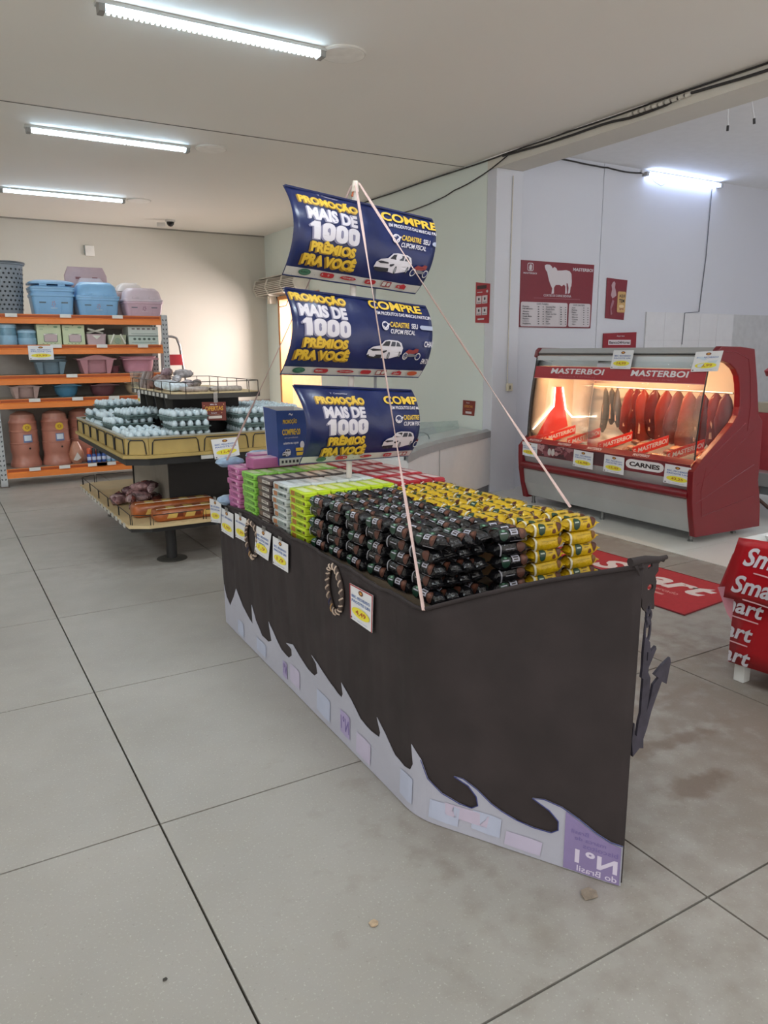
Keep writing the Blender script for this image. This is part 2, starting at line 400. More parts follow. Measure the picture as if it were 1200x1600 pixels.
for (x, y, dx), lab in (((5.325, 4.35, .0), 'pale wire with a black end hanging under the butchery ceiling by the beam'), ((5.27, 4.12, .04), 'second loose wire with a black end hanging behind the beam')):
    x += .55
    w = empty('hanging_wire', (x, y, H2), lab, 'wire')
    MB().tube([(x, y, H2), (x+dx, y, H2-.12), (x+dx*1.5, y-.01, H2-.2)], .006, mat('dcdcdc', .5), 6).build('wire', w)
    MB().tube([(x+dx*1.5, y-.01, H2-.2), (x+dx*1.7, y-.01, H2-.24)], .011, BLK, 6).build('end_cap', w)
sc = empty('security_camera', (3.26, 11.55, H1), 'small dome security camera on the ceiling near the far wall', 'camera')
MB().lathe([(.07, -.03), (.075, 0)], (3.26, 11.55, H1), mat('d6d4ce', .5), 20).build('base', sc, smooth=40)
MB().lathe([(.0, -.095), (.03, -.085), (.05, -.06), (.055, -.03)], (3.26, 11.55, H1), mat('1b1b1d', .15), 20).build('dome', sc, smooth=60)
MB().tube([(3.18, 11.55, 3.30), (3.08, 11.6, 3.30)], .03, mat('cfcdc8', .5), 10).build('bracket', sc)
pl = empty('wall_plate', (2.27, 12.395, 2.97), 'blank white cover plate high on the far wall', 'wall plate')
MB().box(2.20, 2.33, 12.375, 12.392, 2.90, 3.05, mat('e2e0da', .4)).build('plate', pl, bevel=.006)
MB().box(2.185, 2.20, 12.38, 12.392, 2.92, 3.05, mat('7d8580', .6)).build('gasket', pl)
so = empty('wall_socket', (5.28, 6.29, 1.13), 'old cream surface switch box on the pillar beside the meat case', 'socket')
MB().box(5.235, 5.30, 6.262, 6.299, 1.07, 1.15, mat('d8d0b8', .5)).build('box', so, bevel=.005)
MB().box(5.25, 5.27, 6.256, 6.262, 1.09, 1.13, mat('8d8672', .5)).build('rocker', so)
MB().tube([(5.25, 6.29, 1.15), (5.245, 6.29, 1.3), (5.25, 6.29, 3.2)], .006, mat('cfcac0', .5), 6).build('wire', so)
# air curtain over the entrance
ac = empty('air_curtain', (5.0, 12.0, 2.5), 'white slatted air curtain unit over the side entrance', 'air curtain')
ACM = mat('d9d4c8', .4)
prof = [(5.045, 2.38), (4.86, 2.40), (4.80, 2.50), (4.84, 2.62), (5.045, 2.66)]
MB().slab([(x, 10.7, z) for x, z in prof], (0, 1.63, 0), mat('8b857a', .6)).build('body', ac)
for y in (10.69, 11.2, 11.8, 12.31):
    MB().slab([(5.045, y, 2.36), (4.85, y, 2.38), (4.785, y, 2.50), (4.83, y, 2.635), (5.045, y, 2.675)], (0, .03, 0), ACM).build('end_frame', ac)
for k in range(9):
    t = k/8; i = min(3, int(t*3)); z = 2.40+.22*t; x = 4.855-.06*sin(pi*min(1, t*1.15))
    MB().box(x-.012, x+.004, 10.7, 12.33, z-.005, z+.005, ACM).build('slat', ac)
MB().box(4.9, 5.045, 10.7, 12.33, 2.66, 2.675, ACM).build('top_cover', ac)
MB().box(4.93, 5.045, 11.95, 12.06, 2.26, 2.385, mat('e6d9c6', .4)).build('junction_box', ac)
MB().tube([(5.04, 11.93, 2.37), (5.03, 11.8, 2.2), (5.04, 11.55, 2.21), (5.04, 11.45, 2.3)], .007, BLK, 6).build('wire', ac)
# ================================================================== THE CARDBOARD SHIP
KB = Vector((1.295, 3.907, 0)); KK = Vector((1.22, 1.847, 0)); KS = Vector((1.537, 1.278, 0)); KR = Vector((2.035, 1.85, 0)); KRB = Vector((2.035, 3.93, 0))
L1 = (KK-KB).length; L2 = (KS-KK).length
def hull_xy(s):
    d1 = (KK-KB)/L1; d2 = (KS-KK)/L2; r = .07
    if s <= L1-r: return KB + d1*s
    if s >= L1+r: return KK + d2*(s-L1)
    t = (s-(L1-r))/(2*r); a = KK-d1*r; b = KK+d2*r
    return a*(1-t)**2 + KK*2*t*(1-t) + b*t*t
def hull_n(s):
    a, b = hull_xy(s-.01), hull_xy(s+.01); d = (b-a).normalized(); return Vector((d.y, -d.x, 0))
def hull_p(s, z, off=0.0):
    k_ = min(1, max(.1, z/.3-.3)); fold = k_*(.004*sin(s*31+z*3)*sin(s*7+1) + .003*sin(s*63+z*9))*(1 if s < L1 else .25) + k_*.004*sin(z*9+s*4)
    return hull_xy(s) + hull_n(s)*(fold+off) + Vector((0, 0, z))
def hull_top(s):
    if s < .45: return .655 + (.725-.655)*max(0, (s+.2)/.65)**.6
    if s < L1: return .724 + .004*sin(s*17)
    t = (s-L1)/L2; return .718 + .235*t + .012*sin(pi*t)
FAB = mat('2e2728', .88, var=.2, scale=7, bump=.25, bscale=9, name='dark_nonwoven_fabric')
ship = empty('display_ship', (1.62, 2.9, 0), 'long dark fabric ship stand with a white wave border on the concrete floor', 'display stand')
m = MB()
def hs(u, v):
    z0 = .012; s_lo = -.11*v - .02; s = s_lo + (L1+L2-s_lo)*u; return hull_p(s, z0 + (hull_top(s)-z0)*v)
m.sheet(hs, 110, 16, FAB)
m.build('hull_side', ship, smooth=60, solid=.004)
def side(a, b, za, zb, name):
    q = MB(); a, b = Vector(a), Vector(b); n = Vector(((b-a).y, -(b-a).x, 0)).normalized()
    q.sheet(lambda u, v: a.lerp(b, u) + n*(.004*sin(u*25)) + Vector((0, 0, .012 + (za+(zb-za)*u-.012)*v)), 30, 6, FAB)
    q.build(name, ship, smooth=60, solid=.004)
side(KS+Vector((-.002, .03, 0)), KR, .93, .71, 'hull_side'); side(KR, KRB, .71, .72, 'hull_side'); side(KRB, hull_xy(-.015)+Vector((.01, .0, 0)), .70, .64, 'hull_stern')
MB().box(1.305, 2.02, 1.87, 3.88, .66, .70, mat('7a6a58', .7)).build('deck', ship)
for x in (1.36, 1.96):
    for y in (1.95, 3.8): MB().box(x-.03, x+.03, y-.03, y+.03, 0, .66, mat('6c5c4a', .7)).build('leg', ship)
# fill under the goods that nobody sees
MB().box(1.395, 1.90, 2.06, 2.78, .70, .834, mat('9a7c58', .8)).build('riser_box', ship)
MB().box(1.36, 1.95, 3.05, 3.80, .70, .872, mat('9a7c58', .8)).build('riser_box', ship)
# dark fabric lip folded over the edge
q = MB(); q.tube([hull_p(-.1+k*(L1+L2+.1)/70, hull_top(-.1+k*(L1+L2+.1)/70)-.002, .002) for k in range(71)], .007, FAB, 6); q.build('fabric_hem', ship, smooth=60)

WAVE = [(-0.034, 0.224), (0.009, 0.164), (0.068, 0.13), (0.193, 0.263), (0.29, 0.197), (0.37, 0.164), (0.439, 0.145), (0.424, 0.242), (0.492, 0.184), (0.579, 0.13), (0.669, 0.129), (0.714, 0.149), (0.68, 0.235), (0.756, 0.19), (0.844, 0.151), (0.931, 0.143), (0.971, 0.168), (0.969, 0.196), (0.906, 0.205), (0.993, 0.229), (1.06, 0.204), (1.156, 0.175), (1.23, 0.175), (1.261, 0.197), (1.248, 0.234), (1.206, 0.257), (1.27, 0.242), (1.373, 0.213), (1.454, 0.19), (1.496, 0.189), (1.509, 0.209), (1.498, 0.252), (1.58, 0.217), (1.652, 0.171), (1.735, 0.16), (1.802, 0.167), (1.81, 0.189), (1.785, 0.236), (1.841, 0.203), (1.915, 0.153), (1.975, 0.144), (2.014, 0.152), (2.027, 0.178), (2.016, 0.244), (2.065, 0.21), (2.095, 0.155), (2.146, 0.121), (2.208, 0.104), (2.25, 0.102), (2.27, 0.117), (2.264, 0.146), (2.236, 0.174), (2.187, 0.192), (2.218, 0.193), (2.266, 0.171), (2.314, 0.138), (2.349, 0.123), (2.394, 0.11), (2.45, 0.102), (2.504, 0.104), (2.525, 0.12), (2.524, 0.148), (2.496, 0.174), (2.443, 0.197), (2.479, 0.205), (2.532, 0.197), (2.585, 0.175), (2.637, 0.147), (2.677, 0.133), (2.7105, 0.132)]
CUT = [(0, L1-.07+.02*k) for k in range(8)] + [(0, 2.16+.03*k) for k in range(18)] + [(0, .1*k) for k in range(1, 27)] + [(1, .05), (1, .1), (1, .15), (1, .2)]
WV = mat('aaacba', .45, var=.05, scale=6)
out = [(-.034, .004)] + [(s, .004) for s in (.5, 1, 1.5, 2, 2.4)] + [(2.7105, .004)]
wp = Print(lambda u, v, l: hull_p(u, v, .007+l), cuts=CUT, lift=.0)
wp.poly(out + WAVE[::-1], WV)
ws = wp.build('wave_border', ship); ws.modifiers.new('thick', 'SOLIDIFY').thickness = .002
rim = MB(); rim.tube([hull_p(s, z, .0085) for s, z in WAVE[44:]], .0016, mat('2c3576', .6), 5); rim.build('ink_outline', ship)
pp = Print(lambda u, v, l: hull_p(u, v, .0094+l), cuts=CUT, clip=(0, 2.709, 0.006, .3), lift=.0003)
PUR = mat('8578a4', .5, var=.06); PALE = mat('b7b1c8', .5, var=.04); BLUE = mat('aeb6cc', .5, var=.04); MAU = mat('b9b0c5', .5, var=.04); INKP = mat('71649a', .5, var=0); LAV = mat('cfc8dd', .5, var=0)
pp.poly([(2.545, .006), (2.707, .006), (2.707, .126), (2.677, .13), (2.637, .143), (2.585, .17), (2.545, .188)], PUR)
for s0, z0, w, h, c in ((2.10, .02, .11, .07, BLUE), (2.15, .05, .16, .045, MAU), (2.25, .03, .1, .07, BLUE), (1.95, .03, .08, .10, BLUE), (1.62, .02, .12, .09, PALE), (1.25, .03, .14, .10, BLUE), (.95, .04, .12, .09, PALE), (.5, .03, .14, .07, BLUE), (.2, .02, .1, .08, BLUE), (2.36, .015, .12, .05, PALE), (1.48, .04, .09, .1, mat('a398be', .5, var=.05)), (.86, .03, .06, .08, mat('a398be', .5, var=.05))):
    p1_ = Print(lambda u, v, l: hull_p(u, v, .0094+l), cuts=CUT, clip=(0, 2.709, 0.006, .3), lift=.0003)
    p1_.poly([(s0+w*(.5+.5*a), z0+h*(.5+.5*b)) for a, b in ((-1, -.9), (.2, -1), (.9, -.95), (1, .9), (.3, 1), (-.9, .95))], c); p1_.build('printed_patch', ws)
pp.text('do Brasil', 2.585, 2.70, .010, .029, LAV, bold=.01, mirror=True)
pp.text('N°1', 2.578, 2.70, .036, .082, LAV, bold=.03, mirror=True)
pp.text('biscoitos', 2.60, 2.70, .089, .104, INKP, bold=.01, mirror=True)
pp.text('marca de', 2.575, 2.665, .109, .122, INKP, bold=.01, mirror=True)
pp.text('Brasil', 2.565, 2.615, .128, .141, INKP, bold=.01, mirror=True)
pp.text('N°1', 1.49, 1.56, .06, .12, INKP, bold=.02, mirror=True); pp.text('N°1', .87, .915, .05, .1, INKP, bold=.02, mirror=True)
tag(pp.build('mirrored_lettering', ws), kind='stuff')
# rope rings
def ring(sc_, zc, label):
    rg = empty('rope_ring', hull_p(sc_, zc, .012), label, 'ring')
    ry, rs = .088, .075; n = 36; A = mat('4a3f3b', .8); Bc = mat('b8a595', .8); D = mat('2c2b45', .8)
    pts = [hull_p(sc_+rs*cos(2*pi*k/n), zc+ry*sin(2*pi*k/n), .012) for k in range(n)]
    MB().tube(pts, .0095, A, 8, closed=True).build('rope_core', rg, smooth=60)
    q = MB(); 
    for k in range(0, n, 2):
        a = pts[k]; b = pts[(k+1) % n]; t = (b-a).normalized(); nn = hull_n(sc_); side_ = t.cross(nn)
        if k in (22,): mm_ = D
        elif k == 24: mm_ = mat('a88458', .8)
        else: mm_ = Bc
        path = [a + t*(j*.006) + nn*(.0105*cos(an)) + side_*(.0105*sin(an)) for j, an in enumerate([-1.4, -.7, 0, .7, 1.4])]
        q.tube(path, .0034, mm_, 5)
    q.build('wound_cord', rg)
ring(1.455, .615, 'round twisted rope ring on the dark hull beside the single big price card')
ring(.515, .605, 'round twisted rope ring on the hull partly behind the row of small price cards')

# figurehead (flat black fabric piece with holes) and the anchor on its chain
FIG = [(1.5, 0.961), (1.557, 0.963), (1.564, 0.971), (1.574, 0.964), (1.605, 0.961), (1.623, 0.962), (1.631, 0.957), (1.622, 0.946), (1.609, 0.95), (1.602, 0.945), (1.603, 0.925), (1.592, 0.914), (1.598, 0.897), (1.598, 0.882), (1.592, 0.861), (1.597, 0.827), (1.595, 0.82), (1.584, 0.822), (1.582, 0.83), (1.572, 0.833), (1.565, 0.825), (1.568, 0.816), (1.558, 0.823), (1.548, 0.836), (1.547, 0.854), (1.536, 0.878), (1.537, 0.91), (1.524, 0.937)]
FY = 1.283
hole1 = [(1.5755+.0115*cos(2*pi*k/10), FY, .884+.009*sin(2*pi*k/10)) for k in range(10)]
hole2 = [(1.558, FY, .936), (1.578, FY, .941), (1.576, FY, .951), (1.562, FY, .946)]
MB().slab([(x, FY, z) for x, z in FIG], (0, .006, 0), FAB, holes=(hole1, hole2)).build('figurehead', ship)
q = MB(); q.tube([(1.50, 1.29, .962), (1.55, 1.287, .963), (1.60, 1.283, .958), (1.628, 1.281, .960)], [.012, .011, .008, .006], FAB, 8); q.build('bow_roll', ship, smooth=60)
ANC = [(1.569, 0.75), (1.59, 0.727), (1.596, 0.699), (1.615, 0.711), (1.618, 0.702), (1.6, 0.668), (1.592, 0.654), (1.592, 0.639), (1.602, 0.621), (1.603, 0.582), (1.598, 0.536), (1.596, 0.521), (1.61, 0.564), (1.616, 0.598), (1.636, 0.613), (1.617, 0.627), (1.648, 0.649), (1.678, 0.664), (1.682, 0.649), (1.671, 0.587), (1.651, 0.6), (1.631, 0.555), (1.616, 0.519), (1.604, 0.475), (1.591, 0.442), (1.594, 0.413), (1.578, 0.418), (1.553, 0.399), (1.545, 0.448), (1.548, 0.502), (1.552, 0.499), (1.555, 0.465), (1.563, 0.458), (1.567, 0.501), (1.573, 0.523), (1.573, 0.581), (1.574, 0.624), (1.566, 0.63), (1.568, 0.66), (1.567, 0.698), (1.568, 0.728)]
an = empty('anchor', (1.58, FY, .82), 'flat dark painted cardboard anchor hanging at the bow of the ship', 'anchor')
ANM = mat('322f3b', .7, var=.35, scale=25)
MB().slab([(x, FY, z) for x, z in ANC], (0, .008, 0), ANM, holes=([(1.5815, FY, .70), (1.5855, FY, .70), (1.5855, FY, .675), (1.5815, FY, .675)],)).build('anchor_plate', an)
q = MB()
def linkc(cx, cz, rx, rz, r=.0045): q.tube([(cx+rx*cos(2*pi*k/14), FY+.004, cz+rz*sin(2*pi*k/14)) for k in range(14)], r, ANM, 6, closed=True)
linkc(1.576, .826, .007, .015); linkc(1.581, .805, .008, .014); linkc(1.580, .764, .010, .036, .004)
q.tube([(1.573, FY+.004, .800), (1.577, FY+.002, .785), (1.574, FY+.004, .772)], [.006, .008, .005], ANM, 6)
q.build('chain', an, smooth=60)

# ------------------------------------------------------------------ mast, ropes
MASTM = mat('c9c3bd', .4, var=.04)
mast = empty('mast', (1.63, 3.08, .70), 'white plastic pipe mast standing in the middle of the ship', 'mast')
MB().tube([(1.626, 3.082, .70), (1.674, 3.056, 2.19)], .0135, MASTM, 14).build('pipe', mast, smooth=60)
MB().tube([(1.673, 3.056, 2.17), (1.6745, 3.055, 2.215)], [.018, .012], mat('d8cfc2', .6), 10).build('tape_cap', mast, smooth=60)
MB().tube([(1.655, 3.052, 2.15), (1.668, 3.05, 2.19), (1.68, 3.05, 2.15)], .005, mat('b4603c', .6), 6).build('orange_tie', mast)
po = MB().tube([(1.80, 3.115, 1.0), (1.80, 3.115, 2.10)], .007, mat('8f9498', .4), 8).build('stiffening_rod'); tag(po, 'thin grey rod behind the three printed sails', 'rod')
RP = mat('c2a8a3', .75, var=.08)
def rope(a, b, label, w=.0058, flat=.35):
    a, b = Vector(a), Vector(b); d = (b-a).normalized(); sd = d.cross(Vector((.5, -.85, 0))).normalized(); n = d.cross(sd)
    q = MB(); N = 40; rings = []
    for i in range(N+1):
        p = a.lerp(b, i/N) - Vector((0, 0, .012*4*(i/N)*(1-i/N))); tw = .9*sin(i*.19+1); c = w*(.75+.35*abs(sin(i*.35)))
        u = sd*cos(tw)+n*sin(tw); v = n*cos(tw)-sd*sin(tw)
        rings.append([p + u*c*cos(2*pi*k/6) + v*c*flat*sin(2*pi*k/6) for k in range(6)])
    q.loft(rings, RP); return tag(q.build('ribbon_rope', smooth=60), label, 'rope', 'ropes of the ship')
rope((1.664, 3.035, 2.205), hull_p(2.08, .722, .012), 'pale pink ribbon rope from mast top to the near hull corner')
rope((1.684, 3.04, 2.205), (1.965, 1.98, .935), 'pale pink ribbon rope from mast top to the yellow packs')
rope((1.665, 3.07, 2.20), (1.30, 3.83, .93), 'pale ribbon rope from mast top down to the pink packs', .005)

# ------------------------------------------------------------------ printed sails
NAVY = mat('17224f', .28, var=.08, scale=4, bump=.12, bscale=14, name='navy_banner'); STRIP = ink('b9b9b6')
YEL = ink('cfaa33'); YELD = ink('8a6a1c'); WHT = ink('c6c1c8'); WHD = ink('77748c'); RED = ink('a3242e'); GRN = ink('2c5a46'); INKB = ink('23242c')
def draw_car(P, f):
    W = lambda pts, c: P.poly([f(x, y) for x, y in pts], c)
    W([(.0, .18), (.02, .42), (.12, .58), (.30, .66), (.42, .92), (.55, .98), (.82, .96), (.93, .86), (1.0, .60), (.99, .30), (.93, .2), (.6, .02), (.45, .05), (.2, .05)], WHT)
    W([(.02, .2), (.04, .06), (.2, .01), (.42, .06), (.40, .22), (.12, .2)], INKB)
    W([(.36, .66), (.45, .88), (.56, .92), (.60, .90), (.57, .66)], INKB)
    W([(.62, .66), (.64, .90), (.76, .90), (.76, .67)], ink('3a3d48')); W([(.79, .67), (.79, .90), (.86, .86), (.93, .68)], ink('3a3d48'))
    W([(.04, .46), (.14, .38), (.36, .42), (.34, .48), (.14, .5)], INKB); W([(.40, .40), (.52, .46), (.53, .40), (.45, .30), (.40, .33)], INKB)
    P.ell(*f(.60, .18), .035*f.sx, .19*f.sy, INKB); P.ell(*f(.60, .18), .022*f.sx, .13*f.sy, ink('8d8e94'))
    P.ell(*f(.93, .26), .028*f.sx, .17*f.sy, INKB); P.ell(*f(.93, .26), .017*f.sx, .11*f.sy, ink('8d8e94'))
class Box2:
    def __init__(s, x0, x1, y0, y1): s.x0, s.y0, s.sx, s.sy = x0, y0, (x1-x0), (y1-y0)
    def __call__(s, x, y): return (s.x0+x*s.sx, s.y0+y*s.sy)
def draw_bike(P, f):
    for cx in (.15, .85): P.ell(*f(cx, .25), .15*f.sx, .27*f.sy, ink('b8b4b4')); P.ell(*f(cx, .25), .11*f.sx, .2*f.sy, NAVY)
    P.poly([f(*p) for p in ((.1, .55), (.25, .75), (.5, .7), (.62, .85), (.8, .8), (.78, .55), (.6, .45), (.3, .42))], ink('7c2a2a'))
    P.poly([f(*p) for p in ((.15, .25), (.35, .45), (.6, .42), (.85, .25), (.6, .22), (.4, .2))], ink('6d6b70'))
def sail(corners, u0, su, v0, logos, label):
    TL, TR, BR, BL = corners
    def fn(u, v, l):
        x = (BL[0]*(1-u)+BR[0]*u)*(1-v) + (TL[0]*(1-u)+TR[0]*u)*v; z = (BL[1]*(1-u)+BR[1]*u)*(1-v) + (TL[1]*(1-u)+TR[1]*u)*v
        b = 4*v*(1-v)
        y = 3.035 - .075*b - .010*sin(u*5+1)*b + .004*sin(u*23+v*7) - l
        return Vector((x + .012*b, y, z))
    c = fn(.5, .5, 0)
    s = empty('sail', c, label, 'banner', 'sails of the ship')
    MB().sheet(lambda u, v: fn(u, v, 0), 24, 20, NAVY).build('banner_sheet', s, smooth=60, solid=.003)
    P = Print(lambda u, v, l: fn(u, v, .002+l), clip=(.004, .996, .004, .996), cuts=[(1, k*.04) for k in range(1, 25)]+[(0, k*.06) for k in range(1, 17)], lift=.0005)
    P.rect(0, 1, 0.0, .10, STRIP); P.rect(0, 1, 0.0, .012, ink('2c3a70'))
    U = lambda x: u0+su*x; V = lambda y: 1-(y+v0)
    def T(t, a, b, y0, y1, m, md, dd, bold, sh=0.0, sk=0.0):
        for k in range(2): P.text(t, U(a)-dd*(2-k)*.5, U(b)-dd*(2-k)*.5, V(y1)-dd*(2-k)*.55, V(y0)-dd*(2-k)*.55, md, bold, sh, skew=sk)
        P.text(t, U(a), U(b), V(y1), V(y0), m, bold, sh, skew=sk)
    P.text('PROMOÇÃO', U(.06), U(.44), V(.205), V(.065), YELD, .05, skew=-.01)
    T('PROMOÇÃO', .065, .445, .06, .19, YEL, YELD, .012, .05, 0, -.005)
    T('MAIS DE', .10, .43, .205, .355, WHT, WHD, .01, .05)
    for dd, m_, mi_ in ((-.012, WHD, None), (0, WHT, NAVY)):
        a, b = V(.575)+dd, V(.37)+dd; w = .098*su
        P.poly([(U(.105)+dd, b-.05), (U(.135)+dd, b), (U(.175)+dd, b), (U(.175)+dd, a), (U(.13)+dd, a), (U(.13)+dd, b-.065), (U(.108)+dd, b-.07)], m_)
        for q_ in range(3):
            x0 = U(.187)+dd+q_*.0865*su; P.rrect(x0, x0+.083*su, a, b, .036*su, m_, .06)
            if mi_: P.rrect(x0+.032*su, x0+.051*su, a+.055, b-.055, .009*su, WHD, .03)
    T('PRÊMIOS', .12, .43, .575, .715, YEL, YELD, .012, .05)
    T('PRA VOCÊ', .085, .455, .715, .86, YEL, YELD, .014, .055)
    P.text('Y', U(.19), U(.205), V(.05), V(.03), WHT); P.text('Consumidor', U(.22), U(.33), V(.05), V(.03), WHT)
    P.text('COMPRE', U(.61), U(1.01), V(.165), V(.05), YEL, .035)
    P.text('EM PRODUTOS DAS MARCAS PARTICIPANTES', U(.655), U(1.13), V(.235), V(.19), WHT, .02)
    P.text('CADASTRE', U(.745), U(.885), V(.385), V(.315), YEL, .025, .15); P.text('SEU', U(.90), U(.955), V(.385), V(.315), WHT, .025, .15)
    P.text('CUPOM FISCAL', U(.745), U(.925), V(.47), V(.41), WHT, .02, .15)
    P.rrect(U(.97), U(1.09), V(.385), V(.325), .02, ink('9298ad'), .03)
    P.ell(U(.705), V(.375), .028*su, .058, WHT); P.ell(U(.705), V(.375), .021*su, .044, NAVY)
    P.poly([(U(.69), V(.375)), (U(.703), V(.40)), (U(.735), V(.335)), (U(.742), V(.35)), (U(.705), V(.425)), (U(.683), V(.385))], WHT)
    draw_car(P, Box2(U(.585), U(.85), V(.81), V(.55))); draw_bike(P, Box2(U(.86), U(.99), V(.80), V(.62)))
    P.text('CHANCE', U(1.0), U(1.12), V(.62), V(.54), WHT, .02); P.text('EM DOBRO', U(1.01), U(1.12), V(.85), V(.78), WHT, .02)
    for k, lu in enumerate(logos):
        cx, cy = lu, .058
        if k == 0:
            P.ell(cx, cy, .04, .034, GRN); P.ell(cx, cy, .033, .026, ink('3f6f5a')); P.text('lider', cx-.025, cx+.025, cy-.008, cy+.012, ink('1d3d2e'), .02)
        elif k in (1, 3): P.rrect(cx-.05 if k == 1 else cx-.04, cx+.05 if k == 1 else cx+.04, cy-.026, cy+.026, .02, RED); P.text('FRONTERA' if k == 1 else 'ZAELI', cx-.04 if k == 1 else cx-.026, cx+.04 if k == 1 else cx+.026, cy-.010, cy+.010, STRIP, .03)
        elif k == 2: P.ell(cx, cy, .058, .02, RED); P.text('Grupo', cx-.04, cx+.04, cy-.009, cy+.010, STRIP, .02)
        elif k == 4: P.rect(cx-.035, cx+.035, cy-.032, cy+.032, ink('8a3a40')); P.rect(cx-.03, cx-.004, cy-.022, cy+.022, STRIP); P.ell(cx+.015, cy, .012, .022, STRIP)
        elif k == 5: P.poly([(cx-.04, cy-.02), (cx+.04, cy-.03), (cx+.038, cy+.012), (cx+.012, cy+.034), (cx-.01, cy+.016), (cx-.034, cy+.014)], RED); P.text('Sabor', cx-.024, cx+.024, cy-.014, cy+.006, STRIP, .02)
        else: P.ell(cx, cy, .035, .03, ink('b3512f'))
    P.build('banner_print', s)
    MB().tube([fn(.01, 1.0, .004), fn(.5, 1.0, .004), fn(.99, 1.0, .004)], .005, NAVY, 6).build('top_hem', s)
sail([(1.327, 2.162), (2.061, 2.082), (1.967, 1.753), (1.309, 1.81)], 0, 1.0, 0.0, [.13, .29, .44, .61, .73, .85], 'top printed navy sail with full yellow word COMPRE showing')
sail([(1.313, 1.758), (2.028, 1.697), (1.986, 1.373), (1.285, 1.402)], -.04, .97, -.045, [.10, .25, .42, .57, .68, .80, .92], 'middle printed navy sail with red motorcycle beside white car')
sail([(1.342, 1.355), (1.95, 1.314), (1.932, 1.004), (1.361, 1.01)], .06, 1.05, .04, [.16, .34, .56, .76, .91], 'lowest printed navy sail just above the biscuit packs')

# blue cardboard ballot box behind the lowest sail
bb = empty('ballot_box', (1.53, 3.6, .93), 'small blue cardboard coupon box with white inside standing on packs', 'box')
bx0, bx1, by0, by1, bz0, bz1 = 1.475, 1.62, 3.53, 3.68, .932, 1.21
BLUEB = mat('28427f', .4, var=.05); WB_ = mat('d2d3d3', .6)
MB().slab([(bx0-.012, by0-.012, bz1), (bx1+.02, by0-.012, bz1-.005), (bx1, by0, bz0), (bx0, by0, bz0)], (0, .004, 0), BLUEB).build('front_panel', bb)
MB().slab([(bx0-.012, by1+.01, bz1+.01), (bx1+.02, by1+.01, bz1+.005), (bx1, by1, bz0), (bx0, by1, bz0)], (0, .004, 0), WB_).build('back_panel', bb)
MB().slab([(bx0-.012, by0-.012, bz1), (bx0-.012, by1+.01, bz1+.01), (bx0, by1, bz0), (bx0, by0, bz0)], (.004, 0, 0), BLUEB).build('side_panel', bb)
MB().slab([(bx1+.02, by0-.012, bz1-.005), (bx1+.02, by1+.01, bz1+.005), (bx1, by1, bz0), (bx1, by0, bz0)], (-.004, 0, 0), WB_).build('side_panel', bb)
P = Print(plane_fn((bx0, by0-.0015, bz0), (bx1-bx0, 0, 0), (0, -.008, bz1-bz0), (0, -1, 0)))
P.rect(.0, 1, .0, .13, STRIP)
for k in range(6): P.rect(.08+.14*k, .16+.14*k, .04, .09, INKB)
P.text('PROMOÇÃO', .15, .68, .74, .85, YEL, .03); P.text('COMPRE•20', .12, .8, .55, .66, YEL, .03); P.text('em produtos', .2, .7, .48, .52, WHT)
P.text('cadastre seu cupom', .15, .72, .37, .43, WHT, .02); P.ell(.86, .36, .08, .07, WHT); draw_car(P, Box2(.1, .42, .16, .30)); P.rect(.6, .88, .25, .31, YEL); P.rect(.62, .9, .17, .23, YEL); P.text('~', .35, .5, .9, .95, WHT)
P.build('box_print', bb)

# ------------------------------------------------------------------ price cards
def price_card(quad, price, label, lines=2, group='price cards', thick=(0, 0, 0), big=False, red=False, tape=True, foil=False):
    """quad: TL, TR, BR, BL points"""
    TL, TR, BR, BL = map(Vector, quad); n = (TR-TL).cross(TL-BL).normalized()
    n = (TR-TL).cross(BL-TL).normalized()*-1
    c = (TL+TR+BR+BL)/4
    o = empty('price_card', c, label, 'price card', group)
    MB().slab([TL, TR, BR, BL], n*-.0015, mat('dfe1e4', .35, var=.02)).build('card', o)
    f = lambda u, v, l: TL*(1-u)*v + TR*u*v + BR*u*(1-v) + BL*(1-u)*(1-v) + n*l
    P = Print(f, lift=.0006)
    if red:
        P.rect(0, .035, 0, 1, RED); P.rect(.965, 1, 0, 1, RED); P.rect(0, 1, .965, 1, RED)
    P.ell(.5, .87, .10, .07, ink('6d3a22')); P.ell(.5, .87, .05, .035, ink('d29a3c'))
    IB = ink('4c6fae'); ty = ['BISC. RECHEADO', 'PACOTE UN', '80G']
    for k in range(lines): P.text(ty[k], .1 if k < 2 else .3, .9 if k < 2 else .7, .66-.13*k, .74-.13*k, IB, .02)
    P.ell(.5, .30, .40, .14, ink('e6dc3e'), 28)
    P.text(price, .28, .74, .22, .37, ink('b3761c') if not red else ink('a8521c'), .03)
    P.rect(.05, .10, .05, .10, INKB); P.text('un - supermercado', .2, .8, .06, .10, IB)
    if foil:
        GL = mat('c9d8e4', .15, var=0)
        for a in (((.1, .7), (.3, .75), (.5, .6), (.4, .55)), ((.55, .5), (.9, .55), (.85, .4), (.6, .42)), ((.2, .35), (.45, .42), (.35, .2), (.22, .22))): P.poly(list(a), GL)
    P.build('card_print', o)
    if tape:
        u = (TR-TL)*.12; t = (TL-BL)*.13; m_ = TL.lerp(TR, .5)
        MB().slab([m_-u-t*.4, m_+u-t*.4, m_+u+t, m_-u+t], n*.0012, glass_mat('clear_tape', 'dddddd', .2, .5)).build('tape', o)
    return o
def hq(pts, off=.016): return [hull_p(s, z, off) for s, z in pts]
pc = 'price cards along the hull'
price_card(hq([(-.19, .69), (.045, .712), (.005, .585), (-.205, .55)], .022), '1,99', 'white price card farthest along the hull, by the pink packs', 2, pc)
price_card(hq([(.005, .674), (.24, .679), (.198, .54), (-.018, .537)], .014), '1,99', 'white price card under the green packs, overlapping the farthest card', 1, pc)
